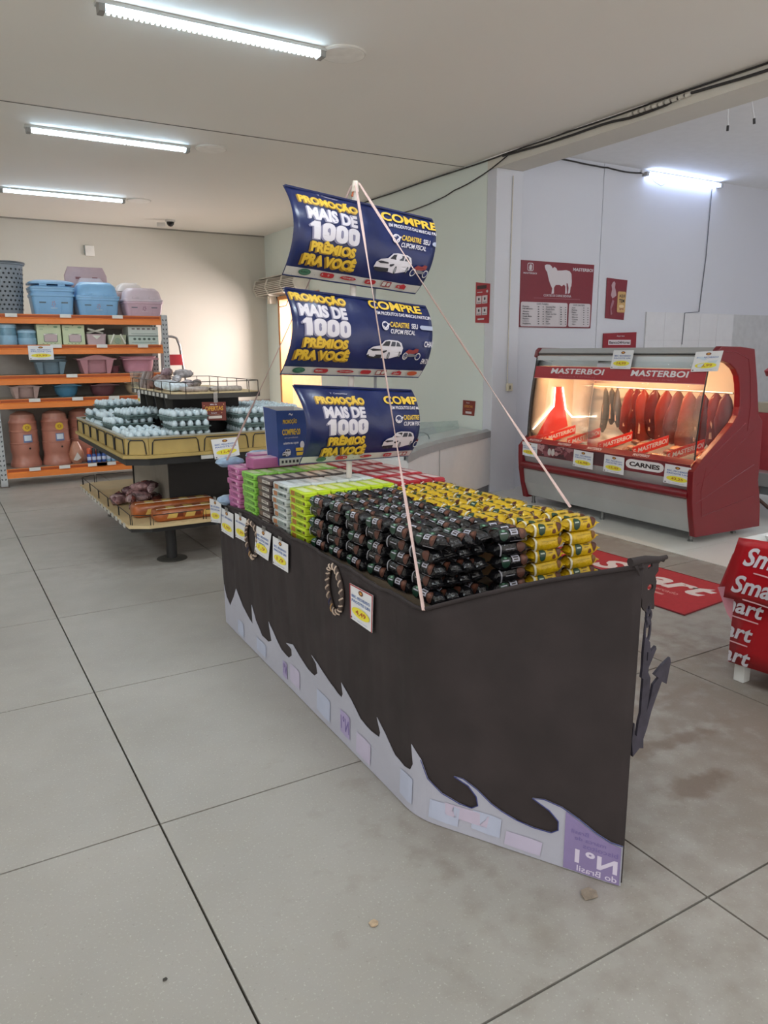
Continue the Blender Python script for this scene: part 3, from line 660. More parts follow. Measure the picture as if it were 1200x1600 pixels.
price_card(hq([(.263, .69), (.455, .697), (.439, .573), (.255, .563)]), '1,99', 'white price card on the hull just before the partly hidden ring', 1, pc)
price_card(hq([(.585, .687), (.792, .693), (.754, .557), (.56, .555)]), '1,9', 'white price card on the hull just after the partly hidden ring', 3, pc)
price_card(hq([(.824, .688), (1.002, .689), (.991, .561), (.811, .557)]), '1,9', 'white price card on the hull below the lime packs', 2, pc)
price_card(hq([(1.596, .679), (1.787, .688), (1.766, .545), (1.586, .542)]), '4,49', 'big white price card with red border below the black packs', 2, pc, red=True, tape=False)

# ------------------------------------------------------------------ biscuit packs on the deck
EX = .68
def pack(name, base, labels, L=.152, w=.053, h=.046):
    """pillow pack lying along local x, resting on z = 0, crimped ends"""
    q = MB(); xs = [-.5, -.44, -.40, -.30, -.1, .1, .30, .40, .44, .5]; sc_ = [(.92, .10), (.86, .12), (.86, .7), (1, .98), (1, 1), (1, 1), (1, .98), (.86, .7), (.86, .12), (.92, .10)]
    rings = []
    for x, (a, b) in zip(xs, sc_):
        r = []
        for k in range(10):
            t = 2*pi*k/10 + pi/10; cy, cz = cos(t), sin(t)
            e = EX
            r.append((x*L, .5*w*a*math.copysign(abs(cy)**e, cy), .5*h + .5*h*b*math.copysign(abs(cz)**e, cz)))
        rings.append(r)
    q.loft(rings, base)
    def skin(x, a, sg):
        """point on the rounded flank: a = 0 low on the side, 1 near the crown"""
        t = radians(-25 + 100*a); return (x*L, sg*(.5*w*1.012+.0007)*abs(cos(t))**EX, .5*h + (.5*h*1.012+.0007)*math.copysign(abs(sin(t))**EX, sin(t)))
    for (kind, x0, x1, a0, a1, m_) in labels:
        for sg in (-1, 1):
            N = 6; vs = []; fs = []
            for k in range(N+1):
                tt = k/N; a = a0+(a1-a0)*tt
                if kind == 'o': cx, rx = (x0+x1)/2, (x1-x0)/2; e = rx*sqrt(max(.02, 1-(2*tt-1)**2)); xa, xb = cx-e, cx+e
                else: xa, xb = x0, x1
                xa, xb = (xa, xb) if sg < 0 else (-xb, -xa)
                vs += [skin(xa, a, sg), skin(xb, a, sg)]
                if k: fs.append((2*k-2, 2*k-1, 2*k+1, 2*k))
            q.add(vs, fs, m_)
    o = q.build(name, smooth=38, recalc=True)
    return o
FOILB = mat('141417', .2, var=.3, scale=30, bump=.9, bscale=38, name='black_foil'); FOILY = mat('c4a010', .28, var=.16, scale=20, bump=.9, bscale=34, name='yellow_foil')
GE = mat('1c3a2d', .35, var=.1); WL = mat('a9a9b6', .35, var=.05); BR = mat('4d2b20', .5, var=.3, scale=90); LN = mat('8e8e96', .3, var=0); DK = mat('2a2320', .4, var=0)
pb = pack('biscuit_pack', FOILB, [('o', -.35, -.10, .0, 1.0, GE), ('r', -.31, -.14, .42, .52, WL), ('o', -.26, -.18, .62, .85, mat('6f9a80', .35, var=0)), ('r', -.05, .15, .32, .92, WL), ('r', -.02, .12, .64, .78, DK), ('r', -.01, .11, .42, .54, DK), ('o', .17, .37, .05, .98, BR), ('o', .21, .31, .3, .8, mat('6d4434', .5, var=.2)), ('r', -.05, .34, -.14, -.06, LN)])
py = pack('biscuit_pack', FOILY, [('o', -.30, -.10, -.05, 1.02, mat('1f3d2c', .35, var=.1)), ('r', -.26, -.14, .42, .55, mat('a9b3a4', .4, var=0)), ('r', -.03, .14, .66, .80, mat('5a4a18', .4, var=0)), ('r', -.02, .10, .42, .50, mat('7a5a20', .4, var=0)), ('o', .22, .36, .15, 1.0, mat('4c2516', .5, var=.3, scale=90)), ('o', .10, .20, .02, .3, mat('5c341c', .5, var=.3)), ('r', -.42, -.36, -.1, 1.1, mat('c8c4b0', .4, var=0))])
pbp = pack('biscuit_pack', FOILB, [('o', .10, .34, .1, .9, BR), ('r', -.34, -.30, -.1, 1.0, LN), ('r', -.2, .05, .3, .36, LN)])
pyp = pack('biscuit_pack', FOILY, [('o', .24, .36, .15, .8, mat('6c4516', .5, var=.3)), ('r', -.2, .2, .46, .5, mat('8f7a14', .4, var=0)), ('r', -.42, -.36, -.1, 1.1, mat('c8c4b0', .4, var=0))])
_used = set()
def put(src, loc, rot):
    if id(src) not in _used: o = src; _used.add(id(src))
    else: o = src.copy(); COL.objects.link(o)
    o.location = loc; o.rotation_euler = rot; return o
J = lambda a: random.uniform(-a, a)
ORD = ['first', 'second', 'third', 'fourth', 'fifth', 'sixth', 'seventh', 'eighth', 'ninth', 'tenth', 'eleventh', 'twelfth']
LAYN = ['bottom', 'second', 'middle', 'fourth', 'top']
LAY = .0445; Z0 = .7005; PW = .0545; PL = .155
NR, NC = 6, 6
for k in range(5):
    ox = random.uniform(-.002, .004) + (.022 if k % 2 else 0)
    for i in range(12):
        for j in range(NR):
            if k < 3 and 2 <= i <= 10 and 1 <= j <= 5: continue      # nothing of these can be seen
            if j == 0 and i >= 4: continue                           # the front row lies across the bow
            x = 1.286 + PW*(i+.5) + J(.004) + (.006 if k % 2 and i < 4 else 0); y = 1.857 + PL*(j+.5) + ox + J(.005)
            black = i < 6 if j < 5 else i < 7
            plain = (k % 2 == 1 or random.random() < .12) and not (k == 4 and random.random() < .8)
            src = (pbp if plain else pb) if black else (pyp if plain else py)
            o = put(src, (x, y, Z0 + LAY*k + J(.0015)), (J(.14) + (0 if k < 4 else J(.22)), J(.03) if k < 4 else J(.09), -pi/2 + J(.07)))
            tag(o, '%s biscuit pack, %s layer, %s row from bow, %s from hull side' % ('black' if black else 'yellow', LAYN[k], ORD[j], ORD[i]), 'biscuit pack', 'black biscuit packs' if black else 'yellow biscuit packs')
    for c, x in enumerate((1.585, 1.745, 1.905)):
        for dep in range(3):
            if dep and k < 3: continue
            plain = k % 2 == 1 and dep == 0
            src = (pbp if plain else pb) if c == 0 else (pyp if plain else py)
            o = put(src, (x + J(.005), 1.874 + .0555*dep + J(.003), Z0 + LAY*k + J(.001)), (J(.1), J(.03), J(.05)))
            tag(o, '%s biscuit pack across the bow, %s stack, %s layer, %s deep' % ('black' if c == 0 else 'yellow', ('black', 'inner yellow', 'outer yellow')[c], LAYN[k], ORD[dep]), 'biscuit pack', 'black biscuit packs' if c == 0 else 'yellow biscuit packs')
# ------------------------------------------------------------------ wafer packs in coloured piles
def wafer(colour, pcol, label, group, L=.175, w=.062, h=.031):
    q = MB(); M0 = mat(colour, .33, var=.12, scale=40, bump=.15, bscale=40)
    q.rrloft([(0, 0, 0, w/2-.003, L/2-.012, .006), (0, 0, .004, w/2, L/2-.006, .008), (0, 0, h-.004, w/2, L/2-.006, .008), (0, 0, h, w/2-.003, L/2-.012, .006)], M0, n=3)
    q.box(-w*.42, w*.42, -L/2, -L/2+.008, h*.45, h*.6, M0); q.box(-w*.42, w*.42, L/2-.008, L/2, h*.45, h*.6, M0)
    for sg in (-1, 1):
        x = sg*(w/2+.0007)
        def r(y0, y1, z0, z1, c): q.add([(x, y0, z0), (x, y1, z0), (x, y1, z1), (x, y0, z1)], [(0, 1, 2, 3)], mat(c, .4, var=0))
        r(-.05, .015, h*.25, h*.75, pcol[0]); r(.02, .06, h*.15, h*.8, pcol[1]); r(-.075, -.055, h*.3, h*.7, pcol[2]); r(-.04, .0, h*.42, h*.6, colour)
    z = h+.0006
    q.add([(-w*.3, -.06, z), (w*.3, -.06, z), (w*.3, .05, z), (-w*.3, .05, z)], [(0, 1, 2, 3)], mat(pcol[3], .4, var=0))
    return tag(q.build('wafer_pack', smooth=38), label, 'wafer pack', group)
rows = [(2.905, 'b4cc2c', ('7f9a1c', 'a06a2c', '5d4a1e', 'cdd9a0'), 'lime yellow wafer pack in the pile beside the black biscuits', 'lime wafer packs'),
        (3.095, 'b9c0bf', ('7f8f8c', 'a5714c', '4c5a5c', 'd9e0e2'), 'silver grey wafer pack in the pile beside the lime packs', 'silver wafer packs'),
        (3.285, '4a3f3c', ('b9b4ac', '6f5a4c', 'c9c5bd', 'c9bdb0'), 'dark brown and white wafer pack between silver and green piles', 'dark wafer packs'),
        (3.475, '84bf4c', ('5a8f38', '6fa548', '3f6a2c', 'b9cf9c'), 'leaf green wafer pack in the pile beside the pink packs', 'green wafer packs'),
        (3.70, 'b76d9c', ('8f4a78', 'a55c8c', 'd9b0c8', 'd9a9c4'), 'pink wafer pack in the pile at the stern of the ship', 'pink wafer packs')]
WFIRST = {}
for r_i, (y, c, pc_, lab, gp) in enumerate(rows):
    src = wafer(c, pc_, lab, gp); used = False
    for k in range(7):
        for i in range(7):
            if not (k >= 5 and k == 6 or i == 0 or (k == 5 and i < 3)): continue
            if i and k < 6 and not (r_i == 4 and i < 2): continue
            o = src if not used else src.copy()
            if used: COL.objects.link(o)
            used = True
            o.location = (1.285+.0645*(i+.5)+J(.003)+(J(.004) if i == 0 else 0), y+J(.004), .7005+.0315*k+(.0 if k < 6 else .0)+J(.0004)); o.rotation_euler = (J(.012), J(.012), J(.04)); cn_ = gp.split(' ')[0]
            o['label'] = ('%s wafer pack facing the hull side, %s layer of seven' % (cn_, ORD[k]) if i == 0 else '%s wafer pack in the %s layer, %s stripe in from the hull side' % (cn_, ORD[k], ORD[i]))
redw = wafer('9c1f2c', ('c9c2c0', '6c1a22', 'd8d2cf', 'ccb4b4'), 'dark red wafer pack with white print behind the yellow biscuits', 'red wafer packs'); used = False
for y in (2.89, 3.075, 3.26, 3.45):
    for i in range(4):
        for k in (5, 6):
            if y == 2.89 and k == 5: continue
            o = redw if not used else redw.copy()
            if used: COL.objects.link(o)
            used = True; o.location = (1.765+.0645*i+J(.003), y+J(.004), .7005+.0315*k+(.006 if k == 6 else .004)); o.rotation_euler = (J(.02), J(.02), J(.05)); o['label'] = 'dark red wafer pack, %s layer, %s row behind yellow biscuits, %s stripe from mast' % ('top' if k == 6 else 'lower', ORD[int((y-2.85)/.17)], ORD[i])
# bigger pink boxes and blue pouches at the stern
PK = mat('a85c8c', .4, var=.08); PKT = mat('cfa9bf', .4, var=.1, scale=30)
for n_, (x, y, z, rz, lab) in enumerate(((1.44, 3.60, .9225, .15, 'pink carton on the pile right in front of the blue pouch'), (1.50, 3.745, .9235, .1, 'pink carton on the pile behind the other pink carton'))):
    o = empty('wafer_carton', (x, y, z), lab, 'carton', 'pink cartons on the pile')
    MB().rrloft([(x, y, z, .10, .055, .01), (x, y, z+.05, .10, .055, .01)], PK, n=3).build('carton', o, smooth=35, bevel=.003)
    MB().box(x-.085, x+.085, y-.045, y+.045, z+.05, z+.0512, PKT).build('lid_label', o)
    if n_ == 0: o.rotation_euler.z = 0
for n_, (x, y, z, s_, lab) in enumerate(((1.33, 3.86, .9, 1.0, 'pale blue pouch lying at the stern end of the pink pile'), (1.50, 3.86, .925, 1.0, 'pale blue pouch behind the pink cartons'), (1.31, 3.83, .702, .9, 'pale blue pouch at the foot of the pink pile'))):
    q = MB(); q.rrloft([(x, y, z, .05*s_, .03, .02), (x, y, z+.02, .075*s_, .045, .03), (x, y, z+.035, .07*s_, .04, .03), (x, y, z+.048, .04*s_, .02, .015)], mat('8fa9c4', .35, var=.25, scale=30, bump=.4, bscale=40), n=5)
    tag(q.build('snack_pouch', smooth=60), lab, 'pouch', 'pale blue pouches')

# ================================================================== EGG GONDOLA
gon = empty('gondola', (1.80, 6.35, 0), 'black three tier island stand with beige trays holding egg cartons', 'display island')
BK = mat('1a1a1b', .55, var=.1); BEIGE = mat('c9b489', .5, var=.08, scale=6); RIM = mat('9c9a8c', .5, var=.1); GB = mat('aa9357', .5, var=.1, scale=8); WIRE = mat('141414', .4, var=0); DKM = mat('3b3a36', .5, var=.1)
def plan(x0, x1, y0, y1, c): return [(x0+c*1.6, y0), (x1-c*1.6, y0), (x1, y0+c), (x1, y1-c), (x1-c*1.6, y1), (x0+c*1.6, y1), (x0, y1-c), (x0, y0+c)]
def tray(x0, x1, y0, y1, z, th, c, m, name):
    P_ = plan(x0, x1, y0, y1, c); return MB().slab([(x, y, z-th) for x, y in P_], (0, 0, th), m).build(name, gon)
GX0, GX1, GY0, GY1 = 1.085, 2.52, 5.27, 7.42
# posts and feet
for y in (5.455, 7.25):
    MB().tube([(1.40, y, .006), (1.40, y, .255)], .038, BK, 14).build('post', gon, smooth=40)
    MB().lathe([(.11, 0), (.11, .006), (.05, .012)], (1.40, y, 0), DKM, 18).build('foot_plate', gon)
    MB().tube([(2.2, y, .006), (2.2, y, .255)], .038, BK, 14).build('post', gon, smooth=40)
    MB().lathe([(.11, 0), (.11, .006), (.05, .012)], (2.2, y, 0), DKM, 18).build('foot_plate', gon)
tray(GX0+.02, GX1-.02, GY0+.02, GY1-.02, .283, .03, .08, BK, 'lower_tray_frame'); tray(GX0, GX1, GY0, GY1, .305, .02, .08, BEIGE, 'lower_tray')
tray(GX0+.02, GX1-.02, GY0+.02, GY1-.02, .778, .05, .09, BK, 'middle_tray_frame'); tray(GX0, GX1, GY0, GY1, .80, .022, .09, GB, 'middle_tray')
# middle tray side boards, a piece per side, with a pale ledge and black wire loops
P_ = plan(GX0+.03, GX1-.03, GY0+.03, GY1-.03, .085); wl = MB()
for k in range(8):
    a, b = Vector((*P_[k], 0)), Vector((*P_[(k+1) % 8], 0)); d = (b-a).normalized(); n = Vector((d.y, -d.x, 0)); Lk = (b-a).length
    MB().obox((a+b)/2+Vector((0, 0, .86)), d*(Lk/2), n*.008, (0, 0, .058), GB).build('side_board', gon)
    MB().obox((a+b)/2+Vector((0, 0, .922)), d*(Lk/2+.004), n*.014, (0, 0, .005), RIM).build('edge_trim', gon)
    cnt = max(1, round(Lk/.33)); w_ = Lk/cnt
    for i in range(cnt):
        p0 = a+d*(w_*i+.025)+n*.013; p1 = a+d*(w_*(i+1)-.025)+n*.013
        if Lk < .3 and w_ < .06: continue
        e = d*.02
        wl.tube([p0-e*.4+Vector((0, 0, .805)), p0+Vector((0, 0, .885)), p0+e*.6+Vector((0, 0, .903)), p1-e*.6+Vector((0, 0, .903)), p1+Vector((0, 0, .885)), p1+e*.4+Vector((0, 0, .805))], .0045, WIRE, 5)
wl.build('wire_loop', gon)
# lower tray rail: short wire hoops
P_ = plan(GX0+.02, GX1-.02, GY0+.02, GY1-.02, .08); q = MB()
for k in range(8):
    a, b = Vector((*P_[k], 0)), Vector((*P_[(k+1) % 8], 0)); d = (b-a).normalized(); Lk = (b-a).length; cnt = max(1, round(Lk/.36)); w_ = Lk/cnt
    for i in range(cnt):
        p0, p1 = a+d*(w_*i+.01), a+d*(w_*(i+1)-.01); H_ = Vector((0, 0, .305)); T_ = Vector((0, 0, .375))
        q.tube([p0+H_, p0+T_, p1+T_, p1+H_], .0035, WIRE, 5)
q.build('wire_rail', gon)
# columns between the tiers
MB().box(1.50, 2.12, 5.76, 6.98, .305, .728, mat('8d8880', .6)).build('lower_column', gon)
MB().box(1.49, 2.13, 5.74, 5.765, .305, .728, BK).build('column_front', gon); MB().box(1.49, 2.13, 6.975, 7.0, .305, .728, BK).build('column_front', gon)
MB().box(1.56, 2.08, 5.76, 6.62, .80, 1.165, BK).build('upper_column', gon)
for y in (5.76, 6.05, 6.35, 6.62):
    MB().slab([(1.56, y, .80), (1.53, y, .98), (1.50, y, 1.165), (1.56, y, 1.165)], (0, .014, 0), DKM).build('column_rib', gon)
for x0, x1, y0, y1, z0, z1, m_ in ((1.47, 2.16, 5.44, 6.75, 1.165, 1.20, DKM),):
    tray(x0, x1, y0, y1, 1.20, .035, .06, DKM, 'top_tray'); tray(x0+.012, x1-.012, y0+.012, y1-.012, 1.206, .006, .06, BEIGE, 'top_board')
P_ = plan(1.48, 2.15, 5.45, 6.74, .06); q = MB()
for k in range(8):
    a, b = Vector((*P_[k], 0)), Vector((*P_[(k+1) % 8], 0)); d = (b-a).normalized(); Lk = (b-a).length; cnt = max(1, round(Lk/.24)); w_ = Lk/cnt
    for i in range(cnt+1): p = a+d*(w_*i); q.tube([p+Vector((0, 0, 1.2)), p+Vector((0, 0, 1.285))], .003, WIRE, 5)
    q.tube([a+Vector((0, 0, 1.285)), b+Vector((0, 0, 1.285))], .003, WIRE, 5)
q.build('wire_rail', gon)
for k in range(9):
    MB().box(1.462, 1.4695, 5.56+.12*k, 5.60+.12*k, 1.170, 1.196, mat('c9c9c4', .4)).build('price_tag', gon)
for x in (1.64,): MB().box(x-.035, x+.05, 5.255, 5.272, .75, .775, mat('bfc0bd', .4)).build('price_tag', gon)
MB().box(2.0, 2.12, 5.256, 5.271, .275, .305, mat('c9c9c4', .4)).build('price_tag', gon)
for k in range(14): MB().box(1.078, 1.0845, 5.45+.135*k, 5.51+.135*k, .272, .303, mat('b7b7b0', .3)).build('price_tag', gon)
# black curved dividers in the egg tray
for y, x1 in ((5.66, 1.52), (5.98, 1.54)):
    MB().sheet(lambda u, v: (1.13+u*(x1-1.13), y+.05*sin(pi*u*.8)+.06*u, .868+v*(.045+.05*u)), 8, 2, BK).build('divider', gon, smooth=60, solid=.006)
# raised board the cartons stand on
tray(GX0+.045, GX1-.045, GY0+.045, GY1-.045, .867, .012, .09, BK, 'inner_board')
# egg cartons
EGG = mat('bfd0d8', .3, var=.06); PULP = mat('5f7473', .6, var=.25, scale=25); CLR = glass_mat('clear_wrap', 'e6f2f5', .08, .55)
def egg_carton():
    e = empty('egg_carton', (0, 0, 0), '', 'egg carton', 'egg cartons on the gondola'); q = MB()
    q.rrloft([(0, 0, 0, .125, .15, .02), (0, 0, .022, .135, .16, .02), (0, 0, .024, .146, .172, .02), (0, 0, .030, .146, .172, .02)], PULP, n=3)
    for i in range(5):
        for j in range(6): q.lathe([(.012, -.012), (.02, .004), (.024, .034)], (-.112+.056*i, -.14+.056*j, .0), PULP, 6, cap0=True, cap1=False)
    q.build('pulp_tray', e)
    w = MB()
    for i in range(5):
        for j in range(6):
            w.lathe([(.006, -.026), (.018, -.016), (.0225, 0), (.0195, .014), (.012, .024), (.003, .029)], (-.112+.056*i+J(.002), -.14+.056*j+J(.002), .046+J(.002)), EGG, 8)
    tag(w.build('eggs', e, smooth=70), kind='stuff')
    return e
ec = egg_carton(); EK = [(c, []) for c in ec.children]; first = True
EGGS = [(1.295, 5.50, 0, 1.57, 'egg carton at the bottom of the tray by its chamfered corner'), (1.29, 5.81, 0, 1.5, 'egg carton lying between the two black dividers'),
        (1.30, 6.14, .05, 1.65, 'egg carton raised just behind the black dividers'), (1.29, 6.50, .0, 1.57, 'lower egg carton of the pair at the middle of the long tray side'),
        (1.285, 6.86, 0, 1.57, 'bottom egg carton of the pile of three by the rack end'), (1.285, 6.87, .068, 1.5, 'middle egg carton of the pile of three by the rack end'), (1.40, 6.98, .136, 1.7, 'topmost egg carton of the pile of three by the rack end'),
        (1.31, 6.48, .068, 1.62, 'upper egg carton of the pair at the middle of the long tray side'),
        (1.40, 6.15, .114, 1.75, 'egg carton leaning on top beside the black upper column'),
        (1.575, 5.50, 0, .02, 'bottom egg carton of the pile below the brown offers sign'), (1.575, 5.50, .068, -.04, 'middle egg carton of the pile below the brown offers sign'), (1.565, 5.52, .136, .05, 'top egg carton of the pile below the brown offers sign'),
        (2.06, 5.48, 0, 0.03, 'bottom egg carton of the pile just past the offers sign'), (2.06, 5.48, .068, -.03, 'middle egg carton of the pile just past the offers sign'), (2.05, 5.5, .136, .04, 'top egg carton of the pile just past the offers sign'),
        (2.335, 5.62, 0, 0, 'bottom egg carton of the pile by the blue coupon box'), (2.335, 5.62, .068, .05, 'middle egg carton of the pile by the blue coupon box'), (2.33, 5.62, .136, -.04, 'top egg carton of the pile by the blue coupon box'),
        (2.33, 6.0, 0, 0, 'lower egg carton behind the pile by the coupon box'), (2.33, 6.0, .068, .03, 'middle egg carton behind the pile by the coupon box'), (2.33, 6.02, .136, 0, 'upper egg carton behind the pile by the coupon box'), (2.33, 6.4, .0, 0, 'lower egg carton on the far tray side by the side wall'), (2.33, 6.4, .068, 0, 'upper egg carton on the far tray side by the side wall')]
for x, y, z, rz, lab in EGGS:
    o = ec if first else copy_tree(ec, EK); first = False
    o.location = (x, y, .881+z); o.rotation_euler = (0, J(.02) if z > .1 else 0, rz); o['label'] = lab
# signs on the gondola
of = empty('offers_sign', (1.77, 5.44, 1.08), 'brown offers sign hanging from the top tray of the egg gondola', 'sign')
MB().rrloft([(1.765, 0, 0, .092, .001, .0009)], BK) if False else None
MB().slab([(1.68, 5.428, 1.14), (1.86, 5.428, 1.135), (1.857, 5.424, 1.0), (1.684, 5.424, 1.01)], (0, .003, 0), mat('6f2a20', .4, var=.05)).build('card', of)
P = Print(plane_fn((1.68, 5.4235, 1.005), (.18, 0, 0), (0, .003, .135), (0, -1, 0)))
P.text('OFERTAS', .12, .88, .52, .76, ink('d09a3a'), .04); P.text('Mês de', .34, .62, .82, .90, WHT, .02); P.text('Smart', .36, .60, .36, .44, WHT, .02)
P.rect(.24, .80, .10, .24, ink('d8cfc8')); P.text('supermercado', .3, .72, .28, .33, ink('c9a48c'))
for a, b in ((.08, .8), (.9, .85), (.2, .4), (.8, .4), (.1, .55)): P.ell(a, b, .02, .03, ink('d8a070'))
P.build('card_print', of)
MB().box(1.77, 1.80, 5.425, 5.429, 1.13, 1.21, glass_mat('clear_tape', 'dddddd', .2, .5)).build('tape', of)
price_card([(1.675, 5.245, .885), (1.872, 5.245, .893), (1.885, 5.245, .76), (1.697, 5.245, .742)], '12,49', 'white price card hanging on the beige egg tray edge', 2, 'price cards on the gondola', tape=False)
price_card([(1.455, 6.42, 1.185), (1.455, 6.34, 1.185), (1.455, 6.34, 1.09), (1.455, 6.42, 1.09)], '8,99', 'small white price card under the top tray edge facing the rack', 1, 'price cards on the gondola', tape=False)
# goods on the lower tray: bundled noodle packs, bags
def bundle(x, y, rz, lab, L=.62, W=.2, H=.085, z=.306):
    o = empty('noodle_bundle', (x, y, z), lab, 'bundle', 'shrink wrapped bundles on the lower tray'); q = MB()
    M0 = mat('9a5226', .3, var=.25, scale=14, bump=.2, bscale=20); 
    q.rrloft([(x, y, z, L*.46, W*.40, .03), (x, y, z+H*.15, L*.495, W*.49, .05), (x, y, z+H*.5, L*.5, W*.5, .055), (x, y, z+H*.85, L*.49, W*.47, .05), (x, y, z+H, L*.45, W*.36, .04)], M0, n=4); q.build('wrapped_pack', o, smooth=60)
    w = MB(); A = mat('d2b060', .35, var=.1); B_ = mat('6f2f18', .4, var=.1); C_ = mat('d8cdb0', .35, var=0)
    for k in range(4 if L > .5 else 2):
        xx = x-.5*L+.08+k*.13; yy = y-.5*W-.002; zz = z+H+.001
        w.add([(xx, yy, z+.025), (xx+.07, yy, z+.025), (xx+.085, yy, z+.06), (xx+.02, yy, z+.065)], [(0, 1, 2, 3)], A); w.add([(xx+.075, yy, z+.03), (xx+.12, yy, z+.03), (xx+.12, yy, z+.055), (xx+.085, yy, z+.055)], [(0, 1, 2, 3)], B_)
        w.add([(xx+.01, y-.06, zz), (xx+.08, y-.06, zz), (xx+.09, y+.04, zz), (xx+.03, y+.055, zz)], [(0, 1, 2, 3)], A); w.add([(xx+.02, y-.05, zz+.0006), (xx+.05, y-.05, zz+.0006), (xx+.05, y-.02, zz+.0006), (xx+.03, y-.02, zz+.0006)], [(0, 1, 2, 3)], C_)
    w.build('bundle_print', o); MB().tube([(x-.46*L, y-.03, z+H-.002), (x, y-.03, z+H+.001), (x+.46*L, y-.03, z+H-.002)], .004, mat('d9d2c4', .4, var=0), 5).build('wrap_seam', o)
    if rz: o.rotation_euler.z = rz
    return o
bundle(1.58, 5.43, .0, 'brown and yellow wrapped noodle bundle at the front edge of the lower tray', .62, .19)
bundle(1.48, 5.645, .02, 'brown wrapped noodle bundle just behind the front bundle', .62, .18, .1)
bundle(2.13, 5.50, .0, 'dark wrapped noodle bundle half hidden behind the ship stern', .4, .18, .12)
HEAPS = {}
def bag(x, y, z, r, seed, lab, col):
    rnd = random.Random(seed); q = MB(); rings = []; a0 = rnd.uniform(0, pi); L = .16; ax = Vector((cos(a0), sin(a0), rnd.uniform(-.15, .25))).normalized(); u = ax.orthogonal().normalized(); w = ax.cross(u)
    for i, (t, s_) in enumerate(((-.5, .35), (-.46, .25), (-.38, .7), (-.15, 1), (.15, 1), (.38, .72), (.46, .25), (.5, .4))):
        rings.append([Vector((x, y, z)) + ax*(t*L) + (u*cos(2*pi*k/9) + w*sin(2*pi*k/9)*.85)*(r*s_*(1+rnd.uniform(-.18, .18))) for k in range(9)])
    q.loft(rings, mat(col, .25, var=.5, scale=32, bump=.6, bscale=30)); return tag(q.build('sausage_bag', smooth=65), lab, 'bag', 'purple brown bags on the gondola')
n = 0
rb = random.Random(21)
for k in range(26):
    lay = 0 if k < 13 else 1 if k < 21 else 2; sp = (1, .72, .4)[lay]
    x, y = 1.32+rb.uniform(-.16, .15)*sp+.02*lay, 6.05+rb.uniform(-.30, .30)*sp
    bag(x, y, .338+.058*lay+rb.uniform(0, .01), rb.uniform(.030, .038), n+3, 'purple brown plastic bag in the heap on the lower gondola tray', rb.choice(('7d585c', '8f6d6e', '5c3f45', 'a08688', '6d3a34'))); n += 1
# goods on the top tray
ah = empty('acrylic_holder', (1.52, 6.62, 1.206), 'clear acrylic leaflet holder on the top gondola tray', 'holder')
MB().slab([(1.47, 6.70, 1.207), (1.62, 6.70, 1.207), (1.62, 6.72, 1.34), (1.47, 6.72, 1.34)], (0, .004, 0), CLR).build('front_sheet', ah); MB().slab([(1.47, 6.62, 1.207), (1.62, 6.62, 1.207), (1.62, 6.60, 1.34), (1.47, 6.60, 1.34)], (0, .004, 0), CLR).build('back_sheet', ah)
def flatpack(x, y, z, sx, sy, h, rz, tilt, col, lab, name='sachet_box'):
    q = MB(); q.rrloft([(0, 0, 0, sx*.9, sy*.9, .01), (0, 0, h*.25, sx, sy, .015), (0, 0, h*.75, sx, sy, .015), (0, 0, h, sx*.9, sy*.9, .01)], mat(col, .3, var=.3, scale=40, bump=.3, bscale=40), n=3)
    o = q.build(name, smooth=50); o.location = (x, y, z); o.rotation_euler = (tilt, 0, rz); return tag(o, lab, 'packet', 'packets on the top tray')
flatpack(1.93, 5.62, 1.207, .12, .05, .035, .05, 0, 'a39d98', 'grey packet lying near the free front corner of the top tray')
flatpack(1.70, 5.66, 1.207, .10, .06, .035, -.05, 0, '9f9590', 'grey packet lying beside the blue white eggs pack on the top tray')
flatpack(1.575, 5.84, 1.225, .07, .13, .05, .3, .12, 'c6d3dc', 'pale blue checked packet leaning on the top tray')
for k, (x, y, z, c) in enumerate(((1.56, 6.1, 1.207, '6a5550'), (1.66, 6.05, 1.207, '8a8083'), (1.76, 6.08, 1.207, '9c9296'), (1.60, 6.2, 1.25, '75605c'), (1.72, 6.18, 1.25, 'b5b5bb'), (1.66, 6.25, 1.30, '7d6870'), (1.78, 6.2, 1.29, '8f8a8c'), (1.85, 6.1, 1.207, '88807e'), (1.56, 6.32, 1.207, '6d4f4a'), (1.6, 6.42, 1.207, '8c7a76'))):
    bag(x, y, z+.035, .04, 40+k, 'brown grey plastic packet in the heap on the top gondola tray', c)
for k in range(4):
    q = MB(); y = 6.36+.07*k; q.rrloft([(1.53, y, 1.207, .015, .045, .008), (1.53+.02, y+.01, 1.27, .018, .05, .008), (1.53+.04, y+.015, 1.34, .008, .045, .004)], mat(('6f5046', '8d7d7a', '5f4640', '97898a')[k], .3, var=.3, scale=40), n=3)
    tag(q.build('sauce_pouch', smooth=50), 'brown pouch standing in the row by the acrylic holder', 'pouch', 'standing pouches on the top tray')
